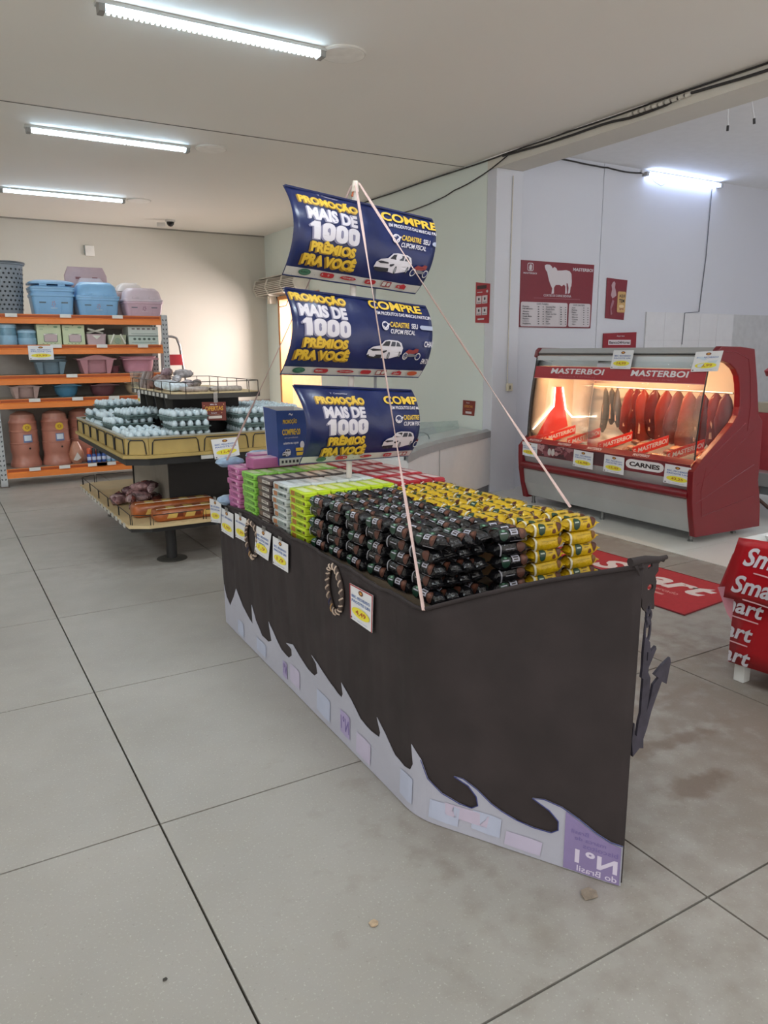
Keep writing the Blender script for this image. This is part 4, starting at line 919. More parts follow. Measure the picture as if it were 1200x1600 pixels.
# ================================================================== STORAGE RACK
RX0, RX1, RY0, RY1 = .60, 2.56, 9.50, 10.05
OR = mat('e5823a', .45, var=.06, scale=4, name='orange_steel'); ORDK = mat('a34a1a', .6, var=.05); GAL = mat('b3b6b8', .4, var=.12, scale=10); SLOT = mat('4c5054', .7, var=0)
rack = empty('storage_rack', (1.58, 9.78, 0), 'orange beam storage rack with grey perforated posts holding plastic ware', 'rack')
SH = [.20, .985, 1.25, 1.585, 1.92]
for x in (.60, 2.525):
    for y in (RY0-.012, RY1-.02):
        p = MB().box(x-.035, x+.035, y-.026, y+.022, .01, 1.935, GAL).build('post', rack)
        q = MB()
        for k in range(34):
            z = .08+.054*k
            for s_ in (-1, 1): q.add([(x+s_*.017-.008+s_*.004, y-.0268, z+.02), (x+s_*.017+.008+s_*.004, y-.0268, z+.02), (x+s_*.017+.006-s_*.002, y-.0268, z), (x+s_*.017-.006-s_*.002, y-.0268, z)], [(0, 1, 2, 3)], SLOT)
        tag(q.build('post_slot', p, recalc=False), kind='stuff')
        MB().box(x-.05, x+.05, y-.045, y+.045, 0, .01, mat('6a6058', .6)).build('foot_plate', rack)
for i, z in enumerate(SH):
    for y in (RY0, RY1):
        sg = -1 if y == RY0 else 1
        b = MB(); yy = [y+sg*.003, y+sg*.022]
        b.slab([(.636, y, z-.105), (.636, y+sg*.03, z-.105), (.636, y+sg*.03, z-.052), (.636, y+sg*.012, z-.04), (.636, y+sg*.012, z), (.636, y, z)], (1.853, 0, 0), OR)
        b.build('beam', rack)
        if sg < 0: MB().box(.65, 2.475, y-.0135, y-.0118, z-.036, z-.008, ORDK).build('beam_slot', rack)
    MB().box(RX0+.01, RX1-.01, RY0, RY1, z-.02, z, mat('9c8f80', .6) if i else mat('8a8178', .6)).build('shelf_board', rack)
    for t, x in enumerate({0: (.93, 1.25, 1.62, 1.72, 2.08), 1: (1.0, 1.46, 1.87), 2: (1.42,), 3: (1.28, 1.78, 2.25), 4: (.85, 1.41, 1.98)}[i]):
        w_ = .11 if (i == 0 and t in (2, 3)) else .06
        MB().box(x-w_, x+w_, RY0-.0345, RY0-.031, z-.035, z+.003, mat('dcdcd8', .4, var=0)).build('price_tag', rack)
price_card([(.985, RY0-.037, 1.575), (1.245, RY0-.037, 1.575), (1.245, RY0-.037, 1.42), (.985, RY0-.037, 1.42)], '29,99', 'white price card hanging from the second rack beam', 2, 'price cards on the rack', tape=False)
MB().box(RX0+.02, RX1-.02, RY1-.03, RY1-.024, .2, 1.88, mat('a39c95', .7, var=.06)).build('back_panel', rack)
# ---- plastic ware
def lidbox(x0, x1, z, h, col, lab, lid=True, stack=1, y0=9.56, dep=.40, lidcol=None, handle=True):
    cx = (x0+x1)/2; hx = (x1-x0)/2; cy = y0+dep/2; hy = dep/2; M0 = mat(col, .32, var=.04); ML = mat(lidcol or col, .32, var=.04); DK_ = mat('54626c', .5, var=0)
    o = empty('storage_box', (cx, cy, z), lab, 'storage box', 'lidded boxes on the top shelf')
    bh = h*.52 if lid else h
    for k in range(stack):
        zz = z + k*.055
        b = MB().rrloft([(cx, cy, zz, hx*.86, hy*.86, .04), (cx, cy, zz+.01, hx*.88, hy*.88, .05), (cx, cy, zz+bh-.03, hx*.96, hy*.96, .05), (cx, cy, zz+bh-.025, hx, hy, .05), (cx, cy, zz+bh, hx, hy, .05), (cx, cy, zz+bh, hx*.94, hy*.94, .05), (cx, cy, zz+bh-.01, hx*.93, hy*.93, .05)], M0, n=4)
        b.build('box_body', o, smooth=40)
    zz = z + (stack-1)*.055 + bh
    fy = cy-hy*.925
    for sx in (-.5, .5):
        MB().box(cx+sx*hx-.035, cx+sx*hx+.035, fy-.006, fy+.03, z+bh*.56, z+bh*.62, DK_).build('grip_slot', o)
        MB().box(cx+sx*hx-.035, cx+sx*hx-.028, fy-.004, fy+.03, z+bh*.12, z+bh*.56, mat(col, .4, var=.02)).build('rib', o)
    P = Print(plane_fn((cx-.06, fy-.006, z+bh*.3), (.12, 0, 0), (0, -.01, bh*.35), (0, -1, .1)))
    pc_ = ink('b59ab0' if col[0] in '89' else '8f6f80')
    for a, b_ in ((.4, .85), (.55, .9), (.6, .6), (.35, .5), (.5, .3)): P.ell(a, b_, .05, .14, pc_, 8)
    P.rect(.2, .8, .0, .1, ink('c7d6e2') if col[0] in '89' else ink('d2c2cb')); P.build('box_print', o)
    if lid:
        for k in range(lid):
            z1 = zz + k*.052; hh = (h-bh) if lid == 1 else .05
            MB().rrloft([(cx, cy, z1+.002, hx*1.02, hy*1.02, .05), (cx, cy, z1+.022, hx*1.02, hy*1.02, .05), (cx, cy, z1+.03, hx*.95, hy*.95, .06), (cx, cy, z1+hh*.75, hx*.88, hy*.85, .08), (cx, cy, z1+hh, hx*.70, hy*.62, .08)], ML, n=4).build('lid', o, smooth=45)
        if handle:
            for sx in (-.42, .42): MB().box(cx+sx*hx-.04, cx+sx*hx+.04, fy-.01, fy+.08, zz+.03, zz+.055, ML).build('latch', o, bevel=.004)
    return o
lidbox(1.08, 1.545, 1.92, .44, '85b4dc', 'pale blue plastic box with a second box nested and two lids on top', 2, 2)
lidbox(1.56, 2.045, 1.92, .38, '85b4dc', 'single pale blue plastic box with domed lid')
lidbox(2.09, 2.56, 1.92, .33, 'c9aab8', 'lilac plastic box with pale domed lid at the end of the top shelf', 1, 1, lidcol='d3c3cc', dep=.30)
bk = empty('storage_lid', (1.75, 9.98, 1.92), 'tall dull pink plastic lid standing behind the pale blue box', 'tray')  # loose storage box lid standing on edge, not a tray
MB().rrloft([(1.76, 10.02, 1.91, .24, .02, .015), (1.76, 10.02, 2.40, .245, .02, .015), (1.76, 10.02, 2.50, .20, .018, .015)], mat('b39a9c', .4, var=.04), n=4).build('lid_panel', bk, smooth=50)
for x in (1.67, 1.86): MB().box(x-.03, x+.03, 9.995, 10.01, 2.36, 2.385, mat('7c4a50', .5)).build('clip_mark', bk)
MB().rrloft([(1.80, 9.97, 2.05, .20, .02, .015), (1.80, 9.97, 2.24, .20, .02, .015), (1.80, 9.975, 2.37, .12, .018, .015)], mat('c9bcc0', .4, var=.03), n=4).build('inner_lid', bk, smooth=50)
b2 = empty('storage_tub', (2.15, 10.0, 1.92), 'cream pink plastic tub rim peeping behind the lilac box', 'tub')
MB().rrloft([(2.17, 10.0, 1.91, .10, .10, .04), (2.17, 10.0, 2.17, .14, .13, .05), (2.17, 10.0, 2.19, .17, .15, .05), (2.17, 10.0, 2.21, .17, .15, .05), (2.17, 10.0, 2.22, .13, .12, .05)], mat('d8bdb8', .4, var=.03), n=4).build('tub_body', b2, smooth=45)
MB().rrloft([(2.25, 10.0, 2.225, .17, .13, .05), (2.25, 10.0, 2.30, .13, .10, .05), (2.25, 10.0, 2.33, .08, .07, .04)], mat('d6ccc8', .4, var=.03), n=4).build('tub_lid', b2, smooth=45)
def basket(cx, cy, lab):
    o = empty('laundry_basket', (cx, cy, 1.92), lab, 'basket', 'perforated grey baskets'); z = 1.92; G_ = mat('88919a', .45, var=.05)
    prof = [(.15, 0), (.155, .01), (.195, .54), (.215, .545), (.215, .57), (.195, .575), (.185, .54), (.15, .02)]
    MB().lathe(prof, (cx, cy, z), G_, 28).build('basket_body', o, smooth=40)
    MB().tube([(cx+.21*cos(a), cy+.21*sin(a), z+.565) for a in [2*pi*k/28 for k in range(28)]], .012, mat('4f5860', .4), 6, closed=True).build('rim', o, smooth=60)
    q = MB()
    for j in range(10):
        zz = z+.06+.048*j; r = .16+(zz-z)*.065+.0006
        for k in range(22):
            a = 2*pi*(k+.5*(j % 2))/22; c, s_ = cos(a), sin(a)
            q.add([(cx+r*c-s_*.011*u, cy+r*s_+c*.011*u, zz+.0105*v) for u, v in ((1, .4), (.4, 1), (-.4, 1), (-1, .4), (-1, -.4), (-.4, -1), (.4, -1), (1, -.4))], [tuple(range(8))], mat('23292e', .8, var=0))
    tag(q.build('hole', o, recalc=False), kind='stuff'); return o
basket(.86, 9.84, 'grey perforated laundry basket beside the stacked blue boxes'); basket(.42, 9.84, 'grey perforated laundry basket cut off by the picture edge')
# second shelf
def canister(cx, z, h, r, lab):
    o = empty('canister', (cx, 9.60, z), lab, 'canister', 'pale blue canisters')
    MB().lathe([(r*.95, 0), (r, .01), (r, h*.42)], (cx, 9.60, z), mat('8fb6cf', .35, var=.05), 20).build('base', o, smooth=40)
    MB().lathe([(r*.97, h*.42), (r*.97, h*.76)], (cx, 9.60, z), mat('6f98ae', .2, var=.15, scale=25), 20).build('window_band', o, smooth=40)
    MB().lathe([(r, h*.76), (r, h*.9), (r*.8, h*.97), (r*.5, h)], (cx, 9.60, z), mat('9cc0d6', .35, var=.04), 20).build('lid', o, smooth=40)
canister(.805, 1.586, .24, .095, 'taller pale blue canister on the second shelf at the post'); canister(1.00, 1.586, .17, .10, 'shorter pale blue canister before a grey bin on the second shelf')
bn = empty('bin', (1.02, 9.85, 1.586), 'grey plastic bin standing behind the shorter canister', 'bin')
MB().lathe([(.10, 0), (.125, .215), (.135, .22), (.13, .23)], (1.02, 9.83, 1.586), mat('7f868c', .5, var=.05), 20).build('bin_body', bn, smooth=40); MB().lathe([(.137, .2), (.137, .212)], (1.02, 9.83, 1.586), mat('6a7177', .5), 20, cap0=False, cap1=False).build('rim', bn)
def boxcard(x0, x1, z, h, col, lab, y=9.53, d=.3, win=True):
    o = empty('product_box', ((x0+x1)/2, y+d/2, z), lab, 'product box', 'pale green boxes')
    MB().box(x0, x1, y, y+d, z, z+h, mat(col, .5, var=.03)).build('carton', o, bevel=.003); W = x1-x0
    P = Print(plane_fn((x0, y-.001, z), (W, 0, 0), (0, 0, h), (0, -1, 0)))
    P.rrect(.26, .84, .12, .55, .06, ink('6f8270')); P.rrect(.29, .81, .15, .52, .06, ink('bca9ac')); P.poly([(.27, .46), (.4, .52), (.55, .56), (.7, .52), (.83, .46), (.83, .54), (.27, .54)], ink('e3e3d8'))
    P.ell(.78, .88, .09, .05, ink('7d9c78')); P.rect(.12, .32, .86, .90, ink('9ab090')); P.rect(.12, .26, .74, .78, ink('9ab090')); P.ell(.48, .97, .03, .02, ink('4f5a50'))
    for k in range(4): P.rect(.2+.16*k, .26+.16*k, .04, .08, ink('8aa080'))
    P.build('box_print', o); return o
boxcard(1.10, 1.355, 1.586, .225, 'c3cfac', 'pale green product box with window, next to the grey bin'); boxcard(1.37, 1.61, 1.586, .22, 'c3cfac', 'second pale green product box with window, next to the small organizers')
def organizer(x0, x1, h, col, lab, cross):
    z = 1.586; o = empty('organizer_box', ((x0+x1)/2, 9.65, z), lab, 'organizer', 'small boxes on the second shelf')
    MB().rrloft([((x0+x1)/2, 9.66, z, (x1-x0)/2*.92, .12, .02), ((x0+x1)/2, 9.66, z+h, (x1-x0)/2, .13, .02), ((x0+x1)/2, 9.66, z+h+.012, (x1-x0)/2*1.02, .135, .02)], mat(col, .45, var=.04), n=3).build('tub', o, smooth=40)
    zz = z+h+.014; a, b = x0+.02, x1-.02; Wm = mat('dadcd0', .45)
    if cross:
        for p0, p1 in (((a, 9.54, zz+.055), (b, 9.62, zz+.01)), ((a, 9.62, zz+.01), (b, 9.54, zz+.055))): MB().tube([p0, p1], .012, Wm, 6).build('handle', o)
        MB().slab([((a+b)/2-.05, 9.528, z+h*.95), ((a+b)/2, 9.528, z+h*.55), ((a+b)/2+.05, 9.528, z+h*.95)], (0, -.003, 0), Wm).build('label', o)
    else:
        for p0, p1 in (((x0+.02, 9.525, z+.01), (x0+.07, 9.525, z+h+.02)), ((x1-.02, 9.525, z+.01), (x1-.07, 9.525, z+h+.02))): MB().tube([p0, p1], .011, Wm, 6).build('handle', o)
        MB().lathe([(.035, -.003), (.035, .003)], ((x0+x1)/2, 0, 0), mat('8a9a84', .5), 12).build('badge', o).data.transform(Matrix.Translation(((x0+x1)/2, 9.525, z+h*.45)) @ Matrix.Rotation(pi/2, 4, 'X') @ Matrix.Translation((-(x0+x1)/2, 0, 0)))
organizer(1.63, 1.85, .11, 'c3adb2', 'small dusty pink organizer with crossed white handles', True); organizer(1.87, 2.08, .10, 'b3bba0', 'small pale green organizer with two slanted handles', False)
for k, (z, c, lab) in enumerate(((1.586, 'bcccc4', 'lower of two pale flat boxes by the rack end post'), (1.690, 'c9d2cc', 'upper of two pale flat boxes by the rack end post'))):
    o = empty('flat_box', (2.28, 9.68, z), lab, 'product box', 'flat boxes at the rack end')
    MB().box(2.105, 2.46, 9.54, 9.82, z, z+.105, mat(c, .5, var=.03)).build('carton', o, bevel=.003)
    P = Print(plane_fn((2.105, 9.539, z), (.355, 0, 0), (0, 0, .105), (0, -1, 0)))
    for j in range(5): (P.ell if not k else P.rect)(*((.2+.16*j, .62, .05, .13) if not k else (.12+.17*j, .22+.17*j, .68, .86)), ink('4f5f58' if not k else '7a6f70'))
    P.rect(.1, .92, .2, .26, ink('8fa39a')); P.rect(0, 1, .93, 1, ink('2f3f3a' if not k else 'a9b4ae')); P.build('box_print', o)
oz = MB().rrloft([(1.93, 9.9, 1.586, .18, .08, .02), (1.93, 9.9, 1.77, .18, .08, .02)], mat('4b4641', .6, var=.1), n=3).build('dark_box', bevel=.003); tag(oz, 'dark brown box standing behind the small organizers', 'box')
# basins
def basin(x0, x1, z, h, col, lab, legs=True, stack=1, flare=.72, bow=0, y=9.74, hy=.17, name='baby_bath'):
    cx = (x0+x1)/2; hx = (x1-x0)/2; M0 = mat(col, .3, var=.04); o = empty(name, (cx, y, z), lab, 'basin', 'plastic basins on the rack'); b = h
    g_ = lambda t, e=(3.4 if name == 'wash_basin' else 2.0): flare + (.86-flare)*(1-(1-t)**e)
    secs = [(cx, y, z, hx*flare*.93, hy*.66, .08), (cx, y, z+.012, hx*flare, hy*.72, .09)] + [(cx, y, z+b*t, hx*g_(t), hy*(.72+.2*t), .10+.03*t) for t in (.15, .3, .5, .7, .84)]
    secs += [(cx, y, z+b*.86, hx*.98, hy*1.02, .14), (cx, y, z+b*.90, hx*1.05, hy*1.08, .15), (cx, y, z+b*.945, hx*1.05, hy*1.08, .15), (cx, y, z+b*.95, hx*.90, hy*.95, .14), (cx, y, z+b*.4, hx*.74, hy*.78, .11)]
    q = MB(); q.rrloft(secs, M0, n=6)
    q.build('basin_body', o, smooth=50)
    for k in range(1, stack):
        zz = z+b*.94+.028*(k-1); MB().rrloft([(cx, y, zz+.004, hx*.99, hy*1.04, .15), (cx, y, zz+.02, hx*1.01, hy*1.06, .15), (cx, y, zz+.02, hx*.93, hy*.96, .14), (cx, y, zz+.004, hx*.92, hy*.95, .14)], M0, n=6).build('stacked_rim', o, smooth=50)
    if bow:
        pts = [(cx-hx*1.0+hx*2.0*t, y-hy*1.08+.008, z+b*.90+bow*sin(pi*t)**2) for t in [k/16 for k in range(17)]]
        MB().loft([[(p[0], p[1]-.014, z+b*.84), (p[0], p[1]-.014, p[2]), (p[0], p[1]+.02, p[2]+.008), (p[0], p[1]+.03, z+b*.84)] for p in pts], M0).build('raised_rim', o, smooth=40)
    if legs:
        for s_ in (-1, 1): MB().slab([(cx+s_*hx*.86, y-hy*1.0, z+b*.86), (cx+s_*hx*.46, y-hy*1.0, z+b*.86), (cx+s_*hx*.48, y-hy*.86, z), (cx+s_*hx*.66, y-hy*.86, z)], (0, -.022, 0), M0).build('moulded_leg', o, bevel=.004)
    return o
basin(1.03, 1.41, 1.251, .165, '708592', 'stack of slate blue baby baths with moulded legs', True, 3)
basin(1.50, 1.95, 1.251, .19, 'b5848c', 'dusty pink baby bath with a raised arched rim', True, 1, bow=.045)
basin(2.02, 2.45, 1.251, .185, 'c98f9f', 'brighter pink baby bath close to the rack end post', False, 2, bow=.02)
tag(basin(1.88, 2.02, 1.251, .09, '7d4c55', 'small dark rose bowl between the two pink baby baths', False, 1, name='small_bowl', hy=.07), None)
basin(.76, 1.10, .986, .15, 'b39a94', 'greyish pink basin with small feet on the fourth shelf', True, 1, bow=.02, name='wash_basin')
basin(1.23, 1.53, .986, .15, '4f87a8', 'bright blue oval basin on the fourth shelf', False, 1, flare=.6, bow=.03, name='wash_basin')
basin(1.63, 1.96, .986, .145, '6f464e', 'dark plum oval basin on the fourth shelf', False, 1, flare=.6, bow=.02, name='wash_basin')
basin(2.05, 2.38, .986, .135, 'c9b596', 'cream yellow basin partly hidden by the gondola top tray', False, 2, flare=.55, name='wash_basin')
# clay water filters
def filt(cx, cy, lab, lit=True):
    z = .201; o = empty('water_filter', (cx, cy, z), lab, 'water filter', 'clay water filters'); CL = mat('ad7362', .28, var=.08, scale=8); r = .155
    MB().lathe([(r*1.08, 0), (r*1.1, .03), (r*1.05, .05), (r*.96, .10), (r*.95, .15), (r, .17), (r, .26)], (cx, cy, z), CL, 28, cap1=False).build('lower_jar', o, smooth=40)
    MB().lathe([(r, .26), (r*1.02, .265), (r*1.02, .275), (r*.98, .28), (r*.97, .40), (r*1.0, .405), (r*1.0, .415), (r*.96, .42), (r*.955, .50), (r*.98, .505), (r*.98, .515), (r*.9, .53), (r*.86, .56)], (cx, cy, z), CL, 28, cap0=False, cap1=False).build('upper_jar', o, smooth=40)
    MB().lathe([(r*.88, .56), (r*.8, .60), (r*.55, .62), (r*.3, .635), (.0, .64)], (cx, cy, z), mat('b37f6e', .25, var=.1), 28).build('lid', o, smooth=40)
    f = lambda u, v, l: Vector((cx+(r*1.005+l)*sin(u/r), cy-(r*1.005+l)*cos(u/r), z+v))
    P = Print(f, lift=.001, cuts=[(0, k*.02) for k in range(-4, 5)])
    P.poly([(.03+.05*cos(2*pi*k/8), .455+.045*sin(2*pi*k/8)) for k in range(8)], ink('d2ac2c')); P.ell(.03, .455, .025, .022, ink('a8791c'), 10); P.text('C', .022, .038, .445, .465, ink('e0c860'), .02); P.build('round_sticker', o); P = Print(f, lift=.001, cuts=[(0, k*.02) for k in range(-4, 5)])
    P.rect(-.02, .075, .285, .375, ink('66759c')); P.rect(-.01, .065, .305, .365, ink('c9d2dc')); P.build('square_label', o); P = Print(f, lift=.001); P.ell(.04, .215, .012, .012, ink('2a1c18'), 10); P.build('tap_hole', o)
filt(.87, 9.70, 'clay water filter closest to the rack post'); filt(1.215, 9.70, 'clay water filter in the middle of the bottom shelf'); filt(1.53, 9.84, 'clay water filter standing back behind the other two')
cg = empty('wrapped_jar', (1.41, 9.56, .201), 'small clay jar in clear wrap lying before the rear water filter', 'jar')
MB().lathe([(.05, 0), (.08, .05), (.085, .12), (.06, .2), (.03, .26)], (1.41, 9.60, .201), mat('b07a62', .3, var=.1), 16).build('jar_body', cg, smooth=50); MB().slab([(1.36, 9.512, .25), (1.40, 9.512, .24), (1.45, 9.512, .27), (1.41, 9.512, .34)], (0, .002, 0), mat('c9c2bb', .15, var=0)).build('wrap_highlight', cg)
for k in range(6):
    x = 1.545+.056*k; c = ('c9552f', '2f4f9c', '2f4f9c', '2f4f9c', '7fa9c9', '7fa9c9')[k]
    o = empty('spray_bottle', (x, 9.56, .201), 'small bottle with %s in the row on the bottom shelf' % ('an orange red top' if k == 0 else 'a dark cap and blue body' if k < 4 else 'a pale blue body'), 'bottle', 'bottles on the bottom shelf' if k == 0 else 'dark capped bottles' if k < 4 else 'pale blue bottles')
    MB().lathe([(.022, 0), (.025, .01), (.025, .09), (.012, .115)], (x, 9.56, .201), mat('31549f' if k < 4 else c, .3, var=.05), 12).build('bottle_body', o, smooth=45); MB().lathe([(.022, .105), (.022, .165), (.015, .175)], (x, 9.56, .201), mat('c9552f' if k == 0 else '22242c' if k < 4 else '9cc4dc', .4), 12).build('cap', o, smooth=45)
    MB().lathe([(.0253, .03), (.0253, .07)], (x, 9.56, .201), mat('c3cbe0', .4, var=0), 12, cap0=False, cap1=False).build('label', o)
for k, (x, c) in enumerate(((1.60, 'c94f2a'), (1.70, '28303f'), (1.80, '7ea8c6'))):
    o = MB().rrloft([(x, 9.68, .201, .045, .035, .01), (x, 9.68, .33, .045, .035, .01)], mat(c, .35, var=.1), n=3).build('carton', bevel=.002); tag(o, ('orange', 'dark', 'pale blue')[k] + ' carton behind the small bottles on the bottom shelf', 'carton')
o = MB().slab([(1.93, 9.58, .201), (1.99, 9.58, .201), (1.96, 9.66, .40), (1.90, 9.66, .40)], (0, .02, 0), mat('d6d2c4', .5)).build('white_board', bevel=.002); tag(o, 'cream white board leaning on the bottom rack shelf', 'board')
o = MB().tube([(1.845, 9.85, .201), (1.84, 9.9, .60)], .012, mat('5c6a80', .5), 8).build('blue_rod'); tag(o, 'slim blue grey rod standing behind the bottles', 'rod')
o = MB().rrloft([(2.25, 9.75, .201, .13, .12, .02), (2.25, 9.75, .38, .13, .12, .02)], mat('b9a79f', .5, var=.05), n=3).build('carton', bevel=.003); tag(o, 'beige carton on the bottom shelf behind the egg gondola', 'carton')
# next bay beyond the post
ng = empty('shelf_unit', (.2, 9.9, 0), 'dark low shelf unit beyond the rack post at the picture edge', 'shelf unit')
for z in (.12, .42, .72): MB().box(-.5, .50, 9.7, 10.1, z-.02, z, mat('3a3a3c', .5)).build('shelf', ng)
for x in (-.48, .48): MB().box(x-.02, x+.02, 9.7, 10.1, 0, .9, mat('2c2c2e', .5)).build('upright', ng)
for k in range(5): 
    o = MB().lathe([(.035, 0), (.038, .01), (.038, .15), (.02, .19), (.018, .22)], (.42-.085*k, 9.75, .42), mat(('b8b83c', 'c9c24a', '8f9a3c', 'b0b0a8', 'c9c9c0')[k], .4), 12).build('bottle', smooth=45); tag(o, ('olive yellow bottle nearest the post', 'bright yellow bottle second from the post', 'green yellow bottle third from the post', 'grey bottle fourth from the post', 'white bottle farthest from the post')[k] + ' on the dark low shelf', 'bottle', 'bottles on the dark shelf')
# folding step stool / hand trolley behind the gondola
tr = empty('step_stool', (3.05, 10.9, 0), 'folding steel step stool with red plastic step behind the gondola', 'step stool'); ST = mat('a3a3a6', .3, metal=.7, var=.05)
TX0, TX1, TY = 2.86, 3.17, 11.0
MB().tube([(TX0-.06, TY, .0), (TX0, TY, .9), (TX0+.01, TY, 1.58), (TX0+.04, TY, 1.68), (TX0+.09, TY, 1.71), (TX1-.15, TY, 1.71), (TX1-.08, TY, 1.69), (TX1-.04, TY, 1.58), (TX1, TY, 1.2), (TX1+.07, TY, .85), (TX1+.16, TY, 0)], .018, ST, 10).build('hoop_frame', tr, smooth=60)
MB().rrloft([((TX0+TX1)/2, TY-.02, 1.31, (TX1-TX0)/2-.02, .025, .012), ((TX0+TX1)/2, TY-.02, 1.46, (TX1-TX0)/2-.03, .025, .012)], mat('c4313c', .4, var=.05), n=3).build('red_panel', tr, smooth=40)
MB().box(TX0-.02, TX1+.05, TY-.3, TY-.02, .78, .82, mat('8a8a8c', .5)).build('step', tr, bevel=.005)
for x in (TX0, TX1+.04): MB().tube([(x, TY-.28, .78), (x, TY-.42, 0)], .016, ST, 8).build('leg', tr)
# ================================================================== MEAT CASE
case = empty('meat_case', (5.35, 4.69, 0), 'red and steel refrigerated meat display case with curved glass front', 'display case')
CR = mat('720f19', .3, var=.05, scale=3, name='red_case_panel'); SS = mat('bcbfc0', .3, metal=.45, var=.05, scale=3, name='brushed_steel'); SSD = mat('7d8080', .35, metal=.7, var=.05); BLKP = mat('1d1c1e', .4, var=0)
PAN = [(4.995, .059), (4.953, .217), (4.926, .351), (4.916, .472), (4.913, .581), (5.01, .671), (5.19, .806), (5.345, .93), (5.39, .985), (5.404, 1.052), (5.395, 1.15), (5.38, 1.23), (5.355, 1.295), (5.31, 1.345), (5.232, 1.388), (5.107, 1.418), (5.075, 1.432), (5.09, 1.49), (5.123, 1.516), (5.36, 1.512), (5.531, 1.496), (5.607, 1.224), (5.662, .981), (5.721, .927), (5.74, .604), (5.74, .446), (5.801, .225), (5.82, .048)]
YN, YF = 3.68, 5.70
for y in (YN, YF-.055):
    p = MB().slab([(x, y, z) for x, z in PAN], (0, .055, 0), CR).build('end_panel', case, bevel=.010)
    if y == YN:
        q = MB()
        for ln in ([(5.13, 1.475), (5.30, 1.47), (5.46, 1.42), (5.50, 1.30), (5.54, 1.05), (5.53, .86)], [(4.97, .60), (5.5, .92)], [(4.96, .47), (5.62, .86)], [(4.96, .33), (5.66, .58)], [(5.05, .22), (5.70, .32)], [(5.05, .22), (5.02, .42), (5.06, .60)]):
            q.tube([(x, y+.0005, z) for x, z in ln], .0035, CR, 6)
        q.build('relief_line', p, smooth=60)
for y0 in (YN+.06, YF-.12):
    for x in (5.06, 5.6): MB().lathe([(.022, 0), (.022, .012), (.016, .016), (.016, .12)], (x, y0+.03, 0), SSD, 10).build('leg', case)
MB().lathe([(.022, 0), (.022, .012), (.016, .016), (.016, .12)], (5.06, 4.7, 0), SSD, 10).build('leg', case)
A0, A1 = YN+.056, YF-.056
def strip(prof, m, name, th=.006, **k):
    return MB().slab([(x, A0, z) for x, z in prof] + [(x+th, A0, z) for x, z in prof[::-1]], (0, A1-A0, 0), m).build(name, case, **k)
strip([(5.02, .085), (4.965, .22), (4.945, .355)], SS, 'lower_panel')
MB().tube([(4.945, A0-.01, .395), (4.945, A1+.01, .395)], .036, CR, 14).build('bumper_bar', case, smooth=50)
strip([(4.965, .425), (4.938, .505)], SS, 'steel_strip')
strip([(4.936, .505), (4.945, .625)], mat('6f1b24', .35, var=.05), 'picture_strip')
strip([(4.943, .627), (4.985, .662)], mat('8a1a22', .35, var=0), 'ledge')
MB().box(5.03, 5.70, A0, A1, .08, .50, SSD).build('tank', case)
# canopy
MB().slab([(5.10, A0, 1.425), (5.085, A0, 1.47), (5.125, A0, 1.51), (5.53, A0, 1.495), (5.54, A0, 1.40), (5.30, A0, 1.40)], (0, A1-A0, 0), SS).build('canopy', case, bevel=.004)
MB().box(5.078, 5.094, A0, A1, 1.452, 1.462, BLKP).build('canopy_groove', case)
GX = lambda z: 4.988 + .089*((z-.663)/(1.42-.663)) - .018*sin(pi*(z-.663)/(1.42-.663))
GL = glass_mat('display_glass', 'eef4f4', .03, .06)
SEAM = 4.86
for a, b in ((A0, SEAM-.003), (SEAM+.003, A1)):
    MB().sheet(lambda u, v, a=a, b=b: (GX(.663+v*(1.42-.663)), a+u*(b-a), .663+v*(1.42-.663)), 2, 14, GL).build('glass_pane', case, smooth=60, solid=.004)
q = MB()
for y in (A0-.004, A1+.004): q.tube([(GX(z)-.004, y, z) for z in [.66+.76*k/14 for k in range(15)]], .006, BLKP, 6)
q.build('glass_gasket', case, smooth=60)
# side window of the near end panel
sw = [(GX(z), YN+.03, z) for z in [.675+.72*k/10 for k in range(11)]] + [(x, YN+.03, z) for x, z in PAN[15:5:-1]]
MB().slab(sw, (0, .004, 0), GL).build('side_glass', case)
# header sign printed on the glass
def gfn(u, v, l): z = 1.232+v*.112; return Vector((GX(z)-.004-l, A1-.005-u*(A1-A0-.01), z))
MB().sheet(lambda u, v: gfn(u, v, 0), 2, 4, mat('a3212c', .3, var=.03)).build('header_sign', case, solid=.002)
P = Print(lambda u, v, l: gfn(u, v, .0015+l), lift=.0008)
for u0, w0 in ((.115, .35), (.62, .30)): P.text('MASTERBOI', u0, u0+w0, .42, .86, ink('dedbdc'), .03, .12, 1.05); P.text('AÇOUGUE 5 ESTRELAS', u0+.06, u0+w0-.05, .12, .27, ink('b56b72'), .0)
P.rect(0, 1, .0, .05, ink('c98a8f')); P.build('header_lettering', case)
# picture strip print
def pfn(u, v, l): z = .505+v*.12; return Vector((4.936+.009*v-.0015-l, A1-u*(A1-A0), z))
P = Print(pfn, lift=.0006)
P.rect(0.005, .40, .06, .94, ink('4a2a30'))
P.rect(.472, .545, .06, .94, ink('4a2a30'))
rp = random.Random(5)
for k in range(46):
    cx = .012+.38*rp.random(); cy = .12+.76*rp.random(); a = rp.uniform(0, pi); s1, s2 = rp.uniform(.015, .03), rp.uniform(.12, .3)
    c = rp.choice(['7a3f48', '8c5058', '6a3038', '59262e', 'b58a8c', '9c6a6e'])
    P.poly([(min(.4, max(.006, cx+s1*cos(t)*(1+.3*sin(3*t+a)))), min(.94, max(.06, cy+s2*sin(t)*(1+.3*cos(2*t+a))))) for t in [2*pi*j/9 for j in range(9)]], ink(c))
for cx in (.195, .22): P.ell(cx, .45, .012, .28, ink('c9c2bf'), 12)
P.build('meat_picture', case); P = Print(pfn, lift=.0008)
